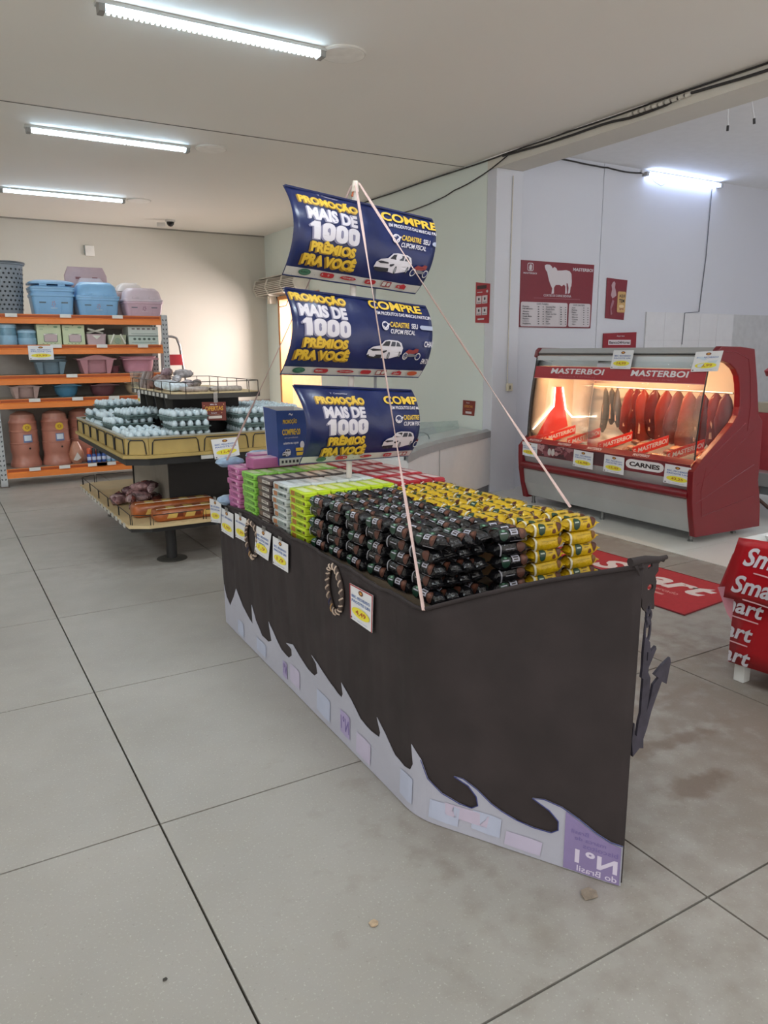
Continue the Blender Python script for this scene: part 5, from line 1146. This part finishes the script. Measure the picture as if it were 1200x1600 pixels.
P.rrect(.672, .875, .20, .84, .03, ink('e0dede'), .28); 
for t, a, b in (('CARNES', .692, .855),): P.text(t, a, b, .36, .68, ink('2c1f22'), .045, 0, 1.0)
for x0 in (.585, .60): pass
P.build('oval_lettering', case)
P = Print(lambda u, v, l: Vector((4.943+.042*v-.0015-l, A1-u*(A1-A0), .627+.035*v)), lift=.0006)
for u0 in (.03, .235, .43, .70): P.text('MASTERBOI', u0, u0+.085, .25, .75, ink('d8c4c4'), .02)
P.build('ledge_print', case)
# steel fascia below the canopy
MB().slab([(5.062, A0, 1.347), (5.078, A0, 1.44), (5.084, A0, 1.44), (5.068, A0, 1.347)], (0, A1-A0, 0), SS).build('steel_fascia', case)
# interior
INW = mat('cfc5b8', .3, var=.03); TRAYM = mat('b9b4ac', .35, metal=.5, var=.05)
MB().box(5.56, 5.575, A0, A1, .50, 1.41, INW).build('back_liner', case)
MB().slab([(5.0, A0, .585), (5.56, A0, .745), (5.56, A0, .72), (5.0, A0, .56)], (0, A1-A0, 0), TRAYM).build('meat_shelf', case)
MB().box(5.10, 5.56, A0, A1, 1.395, 1.40, mat('d9d2c6', .35, var=.03)).build('ceiling_liner', case)
WARM = mat('ffc98a', emit=7.0, var=0, name='warm_led'); WHITEHOT = mat('fff0d8', emit=3.6, var=0, name='white_led')
MB().box(5.115, 5.135, A0+.04, A1-.04, 1.385, 1.395, WARM).build('led_strip', case)
MB().box(5.545, 5.558, A0+.05, A0+1.5, .88, .892, WHITEHOT).build('led_strip', case)
MB().slab([(GX(z)+.012, A1-.004, z) for z in [.60+.80*k/8 for k in range(9)]] + [(5.56, A1-.004, 1.40), (5.56, A1-.004, .60)], (0, .003, 0), mat('d2c0ab', .4, var=.04)).build('end_liner', case)
redwall = MB().slab([(5.06, A1-.012, .62), (5.29, A1-.012, .94), (5.30, A1-.012, 1.14), (5.40, A1-.012, 1.135), (5.455, A1-.012, .91), (5.50, A1-.012, .74)], (0, .006, 0), mat('c9302a', .4, var=.05)).build('red_end_liner', case)
q = MB(); q.tube([(5.30, A1-.02, 1.135), (5.292, A1-.02, .95), (5.03, A1-.02, .735)], .008, WHITEHOT, 6)
q.tube([(5.40, A1-.02, 1.13), (5.455, A1-.02, .91), (5.515, A1-.05, .835), (5.545, 5.30, .86)], .008, WHITEHOT, 6); q.build('rope_light', case, smooth=60)
l_ = area_light('case_led_lamp', (5.17, (A0+A1)/2, 1.37), (5.36, (A0+A1)/2, .7), 1.8, .05, 8, (1.0, .56, .30)); l_.parent = case; l_.matrix_parent_inverse = Matrix.Translation(-case.location)
MB().tube([(5.42, A0+.02, 1.155), (5.42, A1-.3, 1.155)], .008, SS, 8).build('hanging_rail', case)
# hanging meat slabs
def slab_meat(y, x, L, W, col, lab, rz, seed, kind='meat_slab', grp='hanging meat slabs'):
    rn = random.Random(seed); q = MB(); rings = []; N = 9
    for i in range(N+1):
        t = i/N; wd = W*(.25+.85*sin(pi*min(1, .08+t*.70))**.9)*(1 if 0 < i < N else .35)*(1+.08*sin(seed*3+t*9)); th = .020*(.4+sin(pi*min(.97, t+.05)))
        cx = .012*sin(t*4+seed); rings.append([(th*cos(a)*(1+rn.uniform(-.15, .15)), cx+wd*.5*sin(a)*(1+rn.uniform(-.06, .06)), -L*t) for a in [2*pi*k/10 for k in range(10)]])
    q.loft(rings, mat(col, .3, var=.3, scale=9, bump=.2, bscale=18))
    o = empty(kind, (x, y, 1.15), lab, 'meat', grp); b = q.build('flesh', smooth=70); b.parent = o
    f = MB(); f.loft([[(.002+v[0]*.6-.006, v[1]*.22+W*.22, v[2]-.02) for v in r] for r in rings[3:8]], mat('d8a888', .4, var=.2, scale=15)); b2 = f.build('fat_streak', smooth=70); b2.parent = o
    h = MB(); h.tube([(0, 0, .012), (.012, 0, .006), (.008, 0, -.02), (-.006, 0, -.03)], .003, SS, 6); b3 = h.build('hook', smooth=60); b3.parent = o
    o.rotation_euler.z = rz
pos = [(3.80, 5.42, .42), (3.90, 5.43, .40), (4.02, 5.40, .44), (4.16, 5.41, .46), (4.28, 5.42, .40), (4.38, 5.41, .43), (4.50, 5.42, .38), (4.60, 5.40, .42), (4.70, 5.42, .44), (4.79, 5.42, .36)]
nm = ['closest to the glass end panel', 'second along from the glass end', 'third along from the glass end', 'fourth along, above the last divider', 'fifth along from the glass end', 'sixth along from the glass end', 'seventh along from the glass end', 'eighth along from the glass end', 'ninth along from the glass end', 'tenth along, next to the grey hides']
for k, (y, x, L) in enumerate(pos): slab_meat(y, x, L+.05, .15, ('5e1712', '701f14', '541310', '7c2616')[k % 4], 'dark red hanging meat slab in the case, ' + nm[k], .6+.25*sin(k*2), k+1)
for k, (y, L) in enumerate(((4.93, .36), (5.00, .34), (5.09, .42))): slab_meat(y, 5.43, L, .07, ('4a4038', '3f3832', '524a40')[k], ('grey brown dried cut hanging beside the red slabs', 'middle grey brown dried cut hanging in the case', 'grey brown dried cut hanging closest to the light panel')[k], .7, 20+k, 'dried_cut', 'grey dried cuts')
# tray dividers with lettering and meat cuts
DR = mat('dc2c1a', .35, var=.03)
DIV = [5.42, 5.10, 4.72, 4.33, 3.98]
for k, y in enumerate(DIV):
    o = empty('tray_divider', (5.17, y, .64), 'red lettered tray divider in the case, %s from the red end panel' % ('first', 'second', 'third', 'fourth', 'fifth')[k], 'divider', 'red tray dividers')
    a = Vector((5.03, y+.05, .605)); b = Vector((5.33, y-.07, .70)); H_ = Vector((0, 0, .085)); d = b-a; n = Vector((d.y, -d.x, 0)).normalized()
    if n.x > 0: n = -n
    MB().slab([a, b, b+H_, a+H_], n*-.004, DR).build('board', o, bevel=.002)
    P = Print(plane_fn(a+n*.0005, d, H_, n), lift=.0006)
    P.text('MASTERBOI', .15, .97, .28, .74, ink('ded4d0'), .03, .1)
    P.text('E', .03, .09, .25, .75, ink('ded4d0'), .02); P.build('board_lettering', o)
cols = [['d9b48c', 'e0c4a0', 'cfa47c'], ['a8907c', 'b59c88', '8c7466'], ['b58a70', 'c79a7c', '9c6a54'], ['8a5a48', '9c6c54', 'b08468'], ['b3805c', 'c8956c', '99604a'], ['c9622c', 'b5502a', 'd07a44']]
bounds = [5.62, 5.37, 5.03, 4.66, 4.27, 3.92, 3.76]; rn = random.Random(11)
names = ['pale cream', 'grey cream', 'pinkish tan', 'brown', 'tan', 'orange red']
for bay in range(6):
    y1, y0 = bounds[bay]-.05, bounds[bay+1]+.07
    if y1-y0 < .05: y0, y1 = bounds[bay+1]-.02, bounds[bay]-.02
    for k in range(9 if bay == 0 else 7):
        x = rn.uniform(5.07, 5.36); y = rn.uniform(y0, y1); z = .585+(x-5.0)*.286+.018+(.03*rn.random() if bay == 0 else 0); q = MB(); rx, ry, rz_ = rn.uniform(.035, .06), rn.uniform(.03, .055), rn.uniform(.016, .03)
        rings = [[(rx*s_*cos(a)*(1+rn.uniform(-.2, .2)), ry*s_*sin(a)*(1+rn.uniform(-.2, .2)), rz_*h) for a in [2*pi*j/8 for j in range(8)]] for h, s_ in ((-.9, .5), (-.3, 1), (.4, .85), (.9, .4))]
        q.loft(rings, mat(cols[bay][k % 3], .35, var=.25, scale=20, bump=.3, bscale=30)); o = q.build('meat_cut', smooth=70); o.location = (x, y, z); o.rotation_euler.z = rn.uniform(0, 3)
        tag(o, '%s meat cut in the case tray %s' % (names[bay], ('at the red end panel', 'past the first divider', 'past the second divider', 'past the third divider', 'past the fourth divider', 'at the glass end panel')[bay]), 'meat', 'meat cuts in tray %d' % (bay+1))
cp_ = 'price cards on the meat case'
def ccard(y1, y0, z1, z0, x, price, lab, lines=2, **k): price_card([(x, y1, z1), (x, y0, z1-.005), (x-.004, y0-.004, z0-.005), (x-.004, y1+.004, z0)], price, lab, lines, cp_, tape=False, **k)
ccard(5.655, 5.44, .622, .490, 4.928, '23,29', 'white price card at the pillar end of the meat case')
ccard(4.955, 4.72, .617, .468, 4.928, '16,98', 'white price card at the middle of the meat pictures')
ccard(4.59, 4.37, .615, .468, 4.928, '15,49', 'white price card between meat pictures and the CARNES oval')
ccard(3.955, 3.715, .612, .462, 4.928, '43,25', 'white price card past the CARNES oval by the end panel')
price_card([(5.055, 4.67, 1.49), (5.055, 4.45, 1.49), (5.035, 4.46, 1.335), (5.035, 4.68, 1.335)], '14,99', 'white price card on the canopy above the hanging meat', 2, cp_, tape=False)
price_card([(5.055, 3.85, 1.475), (5.055, 3.615, 1.485), (5.035, 3.635, 1.335), (5.035, 3.87, 1.325)], '12,99', 'crinkled foil wrapped price card on the canopy corner', 1, cp_, tape=False, foil=True)

# ------------------------------------------------------------------ signs on the walls
PR = '7e2a35'; PW_ = ink('cfc8cb')
po = empty('cow_poster', (5.99, 6.385, 2.07), 'dark red butcher poster with white cow and two price tables', 'poster')
MB().slab([(5.467, 6.392, 2.42), (6.53, 6.392, 2.42), (6.518, 6.392, 1.732), (5.461, 6.392, 1.735)], (0, -.005, 0), mat(PR, .35, var=.03)).build('sheet', po)
P = Print(plane_fn((5.464, 6.3865, 1.7335), (1.06, 0, 0), (0, 0, .6865), (0, -1, 0)))
f = lambda x, y: ((x-396)/485, 1-(y-118)/447+(x-396)/485*.076)
COW = [(548,155),(560,148),(580,150),(592,160),(600,175),(612,165),(625,175),(632,190),(660,190),(690,187),(715,195),(728,215),(732,270),(730,300),(726,300),(722,345),(708,350),(712,310),(705,280),(697,275),(698,300),(702,347),(690,350),(690,300),(680,285),(665,298),(650,287),(625,287),(614,305),(615,345),(598,348),(602,310),(590,285),(580,260),(572,230),(565,200),(555,185),(550,170)]
P.poly([f(*p) for p in COW], PW_)
P.text('MASTERBOI', .70, .99, .885, .935, PW_, .03, .08); P.rrect(.085, .165, .845, .965, .02, PW_, .03); P.rrect(.093, .157, .855, .955, .015, ink(PR), .02); P.poly([(.11, .86), (.14, .86), (.145, .92), (.135, .945), (.115, .94), (.105, .9)], PW_); P.text('MASTERBOI', .035, .21, .80, .825, PW_, .02)
P.text('CORTES DE CARNE BOVINA', .31, .69, .475, .51, PW_, .02); P.rect(.18, .82, .445, .452, ink('a06a72'))
P.rrect(.012, .645, .015, .385, .02, PW_, .03); P.rrect(.665, .975, .015, .385, .02, PW_, .03)
P.text('CORTE TRASEIRO', .22, .38, .345, .37, INKB, .02); P.text('CORTE DIANTEIRO', .72, .89, .345, .37, INKB, .02)
meats = ['Picanha', 'Filé Mignon', 'Alcatra', 'Maminha', 'Coxão Mole', 'Patinho', 'Lagarto', 'Fraldinha', 'Contra Filé', 'Coxão Duro', 'Músculo', 'Capa de Filé', 'Costela', 'Ponta', 'Aba', 'Cupim']
m2 = ['Acém', 'Paleta', 'Peito', 'Pescoço', 'Músculo', 'Costela', 'Cupim', 'Sebo']
for c in range(2):
    for r in range(8):
        y = .305-.037*r; P.text(meats[c*8+r], .035+.30*c, .035+.30*c+.012*len(meats[c*8+r]), y, y+.022, INKB, .02); P.rect(.235+.30*c, .255+.30*c, y+.004, y+.016, INKB); P.rect(.30+.30*c, .315+.30*c, y+.004, y+.016, INKB)
for r in range(8): y = .305-.037*r; P.text(m2[r], .69, .69+.012*len(m2[r]), y, y+.022, INKB, .02); P.rect(.85, .865, y+.004, y+.016, INKB); P.rect(.91, .925, y+.004, y+.016, INKB)
P.build('poster_print', po)
po = empty('meat_poster', (6.9, 6.385, 2.06), 'narrow dark red poster with a figure and a yellow panel', 'poster')
MB().slab([(6.738, 6.389, 2.292), (7.071, 6.389, 2.277), (7.046, 6.389, 1.831), (6.742, 6.389, 1.848)], (0, -.005, 0), mat(PR, .35, var=.03)).build('sheet', po)
P = Print(plane_fn((6.74, 6.383, 1.84), (.32, 0, 0), (0, 0, .44), (0, -1, 0)))
P.poly([(.28, .92), (.36, .95), (.42, .9), (.40, .8), (.46, .7), (.5, .6), (.40, .55), (.3, .52), (.22, .6), (.26, .75), (.22, .85)], ink('b79aa0')); P.poly([(.32, .5), (.40, .45), (.36, .35), (.28, .25), (.34, .12), (.26, .1), (.22, .3)], ink('a0727a'))
P.rrect(.56, .98, .17, .70, .05, ink('c9a36a'), .05); P.text('AQUI', .64, .94, .54, .63, INKB, .03); P.text('TEM', .64, .92, .42, .51, INKB, .03); P.ell(.78, .33, .13, .04, ink('e0c8a0')); P.rect(.6, .94, .22, .29, ink('d8b684')); P.text('carne', .66, .9, .23, .28, ink('8a3a30'), .02)
P.build('poster_print', po)
po = empty('atm_sign', (7.0, 6.38, 1.58), 'red sign with white name bar on the wall above the meat case', 'sign')
MB().slab([(6.724, 6.389, 1.677), (7.268, 6.389, 1.695), (7.275, 6.389, 1.40), (6.73, 6.389, 1.40)], (0, -.012, 0), mat('8f1d2a', .35, var=.03)).build('board', po)
P = Print(plane_fn((6.727, 6.3765, 1.40), (.545, 0, 0), (0, .0, .285), (0, -1, 0)))
P.rect(.14, .82, .52, .72, ink('d8cfd2')); P.text('Banco24Horas', .17, .79, .56, .67, ink('3a2c34'), .03); P.text('Aqui tem', .38, .62, .83, .90, PW_, .02); P.build('sign_print', po)
po = empty('instruction_sign', (5.04, 6.49, 1.98), 'tall red notice with four white panels on the green wall', 'sign')
MB().slab([(5.049, 6.602, 2.194), (5.049, 6.366+.0, 2.163), (5.049, 6.372, 1.769), (5.049, 6.60, 1.783)], (-.005, 0, 0), mat('a8222c', .35, var=.03)).build('sheet', po)
P = Print(plane_fn((5.0435, 6.6, 1.783), (0, -.23, 0), (0, -.0, .40), (-1, 0, 0)))
P.rect(.1, .8, .84, .93, ink('3a1a1e')); P.rect(.12, .5, .75, .77, PW_); P.ell(.85, .77, .07, .035, PW_)
for a in (.08, .52):
    for b in (.18, .47): P.rect(a, a+.38, b, b+.2, ink('d8cdd0')); P.ell(a+.19, b+.12, .06, .04, INKB, 10); P.rect(a+.05, a+.33, b+.02, b+.04, ink('8a8086'))
P.rect(.22, .7, .06, .1, PW_); P.build('sign_print', po)
po = empty('offers_card', (5.04, 6.69, .88), 'small brown offers card on the wall above the white counter', 'sign')
MB().slab([(5.049, 6.793, .959), (5.049, 6.574, .957), (5.049, 6.591, .797), (5.049, 6.801, .797)], (-.005, 0, 0), mat('7d2a22', .35, var=.03)).build('sheet', po)
P = Print(plane_fn((5.0435, 6.79, .80), (0, -.20, 0), (0, 0, .155), (-1, 0, 0)))
P.text('OFERTAS', .12, .88, .52, .70, ink('c98a3a'), .03); P.text('Smart', .3, .6, .82, .92, PW_, .02); P.rect(.25, .8, .1, .26, PW_); P.text('especial', .3, .7, .34, .44, ink('c98a3a')); P.build('sign_print', po)

# ------------------------------------------------------------------ white counter with curved rim by the pillar
cn = empty('service_counter', (4.2, 6.2, 0), 'white curved counter with grey rim and glass screen beside the pillar', 'counter')
FR = [(3.30, 5.18), (3.60, 5.45), (3.90, 5.66), (4.25, 5.86), (4.62, 6.05), (5.03, 6.28)]; BKs = [(4.75, 6.9), (4.3, 6.75), (3.8, 6.5), (3.35, 6.2), (3.0, 5.85)]
fr0 = [(5.03, 6.29), (5.03, 6.9)]
OUTL = FR + [(5.03, 6.95)] + BKs
CW = mat('d9d8d8', .35, var=.02); CG = mat('9a9b9c', .4, var=.04)
MB().slab([(x, y, .09) for x, y in OUTL], (0, 0, .52), CW).build('counter_body', cn)
MB().slab([(x+.02*(0), y+.02, .0) for x, y in OUTL], (0, 0, .09), mat('6f6f72', .6)).build('plinth', cn)
q = MB(); q.loft([[(x-.02, y-.03, .60), (x-.025, y-.035, .665), (x+.03, y+.10, .675), (x+.03, y+.10, .60)] for x, y in FR], CG); q.build('rim', cn, smooth=40)
MB().slab([(x, y+.07, .61) for x, y in OUTL], (0, 0, .05), mat('c9cfd0', .2, var=.02)).build('counter_top', cn)
q = MB(); q.loft([[(x-.10, y+.42, .66), (x-.11, y+.44, .66+.14*h), (x-.105, y+.445, .66+.14*h), (x-.095, y+.425, .66)] for (x, y), h in zip(FR, (.9, 1, 1.05, 1, .8, .6))], glass_mat('screen_glass', 'dfeeee', .05, .6)); q.build('glass_screen', cn, smooth=40)
MB().tube([(3.93+.13*cos(a), 5.95+.05*cos(a), .665+.075*sin(a)) for a in [pi*k/12 for k in range(13)]], .006, mat('7f8a8c', .3), 6).build('grab_handle', cn, smooth=60)
MB().box(3.96, 3.966, 5.68, 5.685, .1, .6, CG).build('panel_seam', cn)
# ------------------------------------------------------------------ red floor mat
mt = empty('floor_mat', (3.95, 3.3, 0), 'red entrance mat with white lettering lying behind the ship', 'mat')
A_ = Vector((3.575, 2.66, .0005)); e1 = Vector((.995, .10, 0)); e2 = Vector((-.03, 1, 0)).normalized(); WM, LM = .68, 1.45
MB().slab([A_, A_+e1*WM, A_+e1*WM+e2*LM, A_+e2*LM], (0, 0, .007), mat('a8242a', .85, var=.08, scale=40, bump=.3, bscale=300)).build('mat_pile', mt)
E0 = mat('7a1c22', .8); q = MB(); cs = [A_, A_+e1*WM, A_+e1*WM+e2*LM, A_+e2*LM]
q.tube([c+Vector((0, 0, .005)) for c in cs], .005, E0, 6, closed=True); q.build('border', mt)
P = Print(plane_fn(A_+e2*LM+Vector((0, 0, .0072)), -e2*LM, e1*WM, (0, 0, 1)), lift=.0004)
P.text('Smart', .30, .93, .50, .86, ink('d8c9c4'), .035, .25); P.text('supermercado', .60, .84, .36, .45, ink('c98a80'), .01); P.rect(.60, .80, .28, .32, ink('c98a80')); P.rect(.62, .76, .20, .23, ink('b96a62'))
P.build('mat_lettering', mt)
# ------------------------------------------------------------------ table wrapped in red film
st = empty('wrapped_table', (3.45, 1.4, 0), 'promotion table wrapped in red lettered film at the picture edge', 'table')
RF = mat('a3151f', .28, var=.06, scale=4, bump=.15, bscale=6, name='red_film'); RFL = mat('c98a96', .3, var=.1, scale=6); LW = mat('dcdedc', .4, var=.03)
for x, y in ((3.07, 1.955), (3.07, .95), (3.75, 1.955), (3.75, .95)): MB().box(x-.025, x+.025, y-.025, y+.025, 0, .62, LW).build('leg', st, bevel=.003)
q = MB()
def wall_film(a, b, z0, z1, th=.004, wob=.006):
    a, b = Vector(a), Vector(b); d = (b-a); n = Vector((d.y, -d.x, 0)).normalized()
    q.sheet(lambda u, v: a+d*u+n*(wob*sin(u*19+v*3)*(1-v)) + Vector((0, 0, z0+(z1-z0)*v+.012*sin(u*9)*(1-v))), 16, 8, RF)
wall_film((3.03, 2.0, 0), (3.03, .9, 0), .085, .66); wall_film((3.03, .9, 0), (3.8, .9, 0), .08, .66); wall_film((3.8, 2.0, 0), (3.03, 2.0, 0), .085, .66); wall_film((3.8, .9, 0), (3.8, 2.0, 0), .08, .66)
q.build('lower_film', st, smooth=60, solid=.003)
MB().box(3.03, 3.8, .9, 2.0, .655, .672, LW).build('table_top', st)
q = MB()
def sk(u, v): return Vector((3.026-.02*(1-v)-.012*sin(pi*v)+.006*sin(u*14), 2.005+.035*(1-v)*(1-u)-1.1*u, .39+.01*sin(u*8)+(.675-.39)*v))
q.sheet(sk, 16, 8, RF); q.build('upper_film', st, smooth=60, solid=.003)
q = MB(); q.sheet(lambda u, v: Vector((3.03+.02*u, 2.0+.10*u*(1-v*.75)*(1 if v < .8 else (1-v)*4+.2), .675-.24*(1-v)-.03*u)), 6, 8, RF); q.build('corner_flap', st, smooth=60, solid=.003)
MB().slab([(3.028, 2.03, .44), (3.028, 2.09, .42), (3.028, 2.03, .31), (3.028, 1.99, .27), (3.028, 1.985, .40)], (.003, 0, 0), RFL).build('inner_flap', st)
FN = lambda u, v, l: Vector((3.012-l, 2.02-u, v)); 
P = Print(lambda u, v, l: sk(min(1, max(0, u/1.1)), (v-.39)/.285)+Vector((-.004-l, 0, 0)), clip=(.0, 1.0, .392, .67), cuts=[(0, .05*k) for k in range(1, 12)])
for z, o_ in ((.555, .055), (.425, .03)): P.text('Smart', o_, o_+.27, z, z+.085, WHT, .025, .25); P.poly([(o_+.06, z-.022), (o_+.24, z-.03), (o_+.24, z-.037), (o_+.06, z-.028)], ink('d8a8ac'))
P.build('film_print', st)
P = Print(lambda u, v, l: Vector((3.022-l, 2.0-u, v)), clip=(.002, 1.0, .09, .40))
for z, o_ in ((.33, -.12), (.21, -.16), (.095, -.16), (.12, .26)): P.text('Smart', o_, o_+.27, z, z+.075, WHT, .025, .25); P.rect(o_+.09, o_+.25, z-.022, z-.016, ink('d8a8ac'))
P.build('film_print', st)
for k, (x, y, s_) in enumerate(((3.12, 1.86, 1), (3.25, 1.70, 1.2), (3.16, 1.52, 1.1))):
    q = MB(); q.rrloft([(x, y, .675, .05*s_, .05*s_, .02), (x, y, .70, .065*s_, .06*s_, .03), (x, y, .72, .03*s_, .03*s_, .015)], mat(('d8d8d6', 'c9ccd0', 'b3222c')[k], .3, var=.2, scale=25, bump=.4, bscale=30), n=4)
    tag(q.build('plastic_bag', smooth=60), ('crumpled clear white bag at the corner of the red wrapped table', 'larger white bag further on the red wrapped table', 'red bag lying on the red wrapped table')[k], 'bag')
# ------------------------------------------------------------------ things seen past the case
ct = empty('steel_counter', (6.9, 4.2, 0), 'steel service counter past the end of the meat case', 'counter')
MB().box(6.25, 7.6, 3.55, 4.35, .30, .42, SS).build('worktop', ct, bevel=.006); MB().box(6.3, 7.5, 3.6, 4.3, .22, .30, mat('7b8084', .4)).build('apron', ct)
for x in (6.35, 7.45):
    for y in (3.65, 4.25): MB().tube([(x, y, 0), (x, y, .25)], .02, SSD, 8).build('leg', ct)
o = MB().tube([(6.22, 3.98, .30), (6.2, 3.97, .2), (6.26, 3.9, .12), (6.4, 3.85, .05), (6.6, 3.8, .02)], .016, mat('4a342c', .5), 8).build('drain_hose', smooth=60); tag(o, 'brown drain hose hanging under the steel counter', 'hose')
o = MB().rrloft([(6.75, 3.95, .42, .34, .30, .06), (6.75, 3.95, .80, .36, .31, .06), (6.75, 3.95, .93, .30, .28, .06)], mat('b8434c', .4, var=.1), n=4).build('red_crate', smooth=45); tag(o, 'tall red crate on the steel counter past the meat case', 'crate')
o = empty('scale', (6.7, 4.1, .93), 'dark weighing scale on top of the red crate', 'scale'); MB().box(6.45, 6.95, 3.9, 4.25, .93, 1.02, mat('c9c2b0', .4)).build('base', o, bevel=.005); MB().box(6.42, 6.9, 4.0, 4.06, 1.12, 1.25, mat('2a2c30', .4)).build('display', o, bevel=.005); MB().tube([(6.6, 4.08, 1.0), (6.6, 4.08, 1.15)], .02, SSD, 8).build('post', o); MB().lathe([(.12, 1.02), (.12, 1.03)], (6.65, 4.02, 0), SS, 16).build('pan', o)
P = Print(plane_fn((6.42, 3.998, 1.12), (.48, 0, 0), (0, 0, .13), (0, -1, 0))); P.text('C', .1, .25, .3, .7, WHT, .02); P.build('display_print', o)
o = MB().rrloft([(6.55, 4.15, 1.252, .06, .05, .03), (6.55, 4.15, 1.30, .09, .06, .04), (6.55, 4.15, 1.33, .05, .04, .02)], mat('a81c24', .4, var=.15, bump=.3), n=4).build('red_cloth', smooth=60); tag(o, 'red cloth lying on top of the dark scale', 'cloth')
# ------------------------------------------------------------------ litter on the floor
def scrap(x, y, s_, col, lab, h=.006, sx=1, name='paper_scrap'):
    q = MB(); rn_ = random.Random(int(x*1000)); pts = [(s_*sx*cos(a)*rn_.uniform(.7, 1.1), s_*sin(a)*rn_.uniform(.6, 1)) for a in [2*pi*k/7 for k in range(7)]]
    q.slab([(x+a, y+b, .0015+h*(.3*(k % 2))) for k, (a, b) in enumerate(pts)], (0, 0, .002), mat(col, .7, var=.2, scale=80)); tag(q.build(name), lab, 'litter')
scrap(.858, 1.517, .016, 'b09a80', 'small beige paper scrap on the floor before the ship')
scrap(1.43, 1.30, .028, '8d8172', 'crumpled brownish scrap by the bow wave border', .012)
scrap(.33, 1.62, .006, '3d3a36', 'tiny dark crumb on the floor tile near the lower edge', .006, name='crumb')

# ------------------------------------------------------------------ say which one: order within heaps that look alike
def order_labels(prefix, key, fmt, lead=''):
    obs = sorted([o for o in COL.objects if o.parent is None and o.get('label', '').startswith(prefix)], key=key)
    n_ = ORD + ['thirteenth', 'fourteenth', 'fifteenth', 'sixteenth', 'seventeenth', 'eighteenth', 'nineteenth'] + ['twent%s' % q for q in ('ieth', 'y-first', 'y-second', 'y-third', 'y-fourth', 'y-fifth', 'y-sixth')]
    for o, w_ in zip(obs, n_): o['label'] = fmt % w_
def centre(o):
    return o.matrix_world @ (sum((Vector(c) for c in o.bound_box), Vector())/8) if o.type == 'MESH' else o.location
order_labels('purple brown plastic bag in the heap', lambda o: centre(o).y, 'purple brown bag in the lower gondola tray heap, %s from the front bundles')
order_labels('brown grey plastic packet in the heap', lambda o: centre(o).x, 'brown grey packet in the top gondola tray heap, %s from the rack side')
order_labels('brown pouch standing in the row', lambda o: centre(o).y, 'brown pouch standing on the top gondola tray, %s in its row')
order_labels('small bottle with a dark cap', lambda o: o.location.x, 'small blue bottle with a dark cap, %s after the orange topped one')
order_labels('small bottle with a pale blue body', lambda o: o.location.x, 'small pale blue bottle, %s after the dark capped ones')
for nm_, wh_ in (('pale cream', 'at the red end panel'), ('grey cream', 'past the first divider'), ('pinkish tan', 'past the second divider'), ('brown', 'past the third divider'), ('tan', 'past the fourth divider'), ('orange red', 'at the glass end panel')):
    order_labels('%s meat cut in the case tray %s' % (nm_, wh_), lambda o: o.location.x, nm_ + ' meat cut ' + wh_ + ', %s from the front glass')
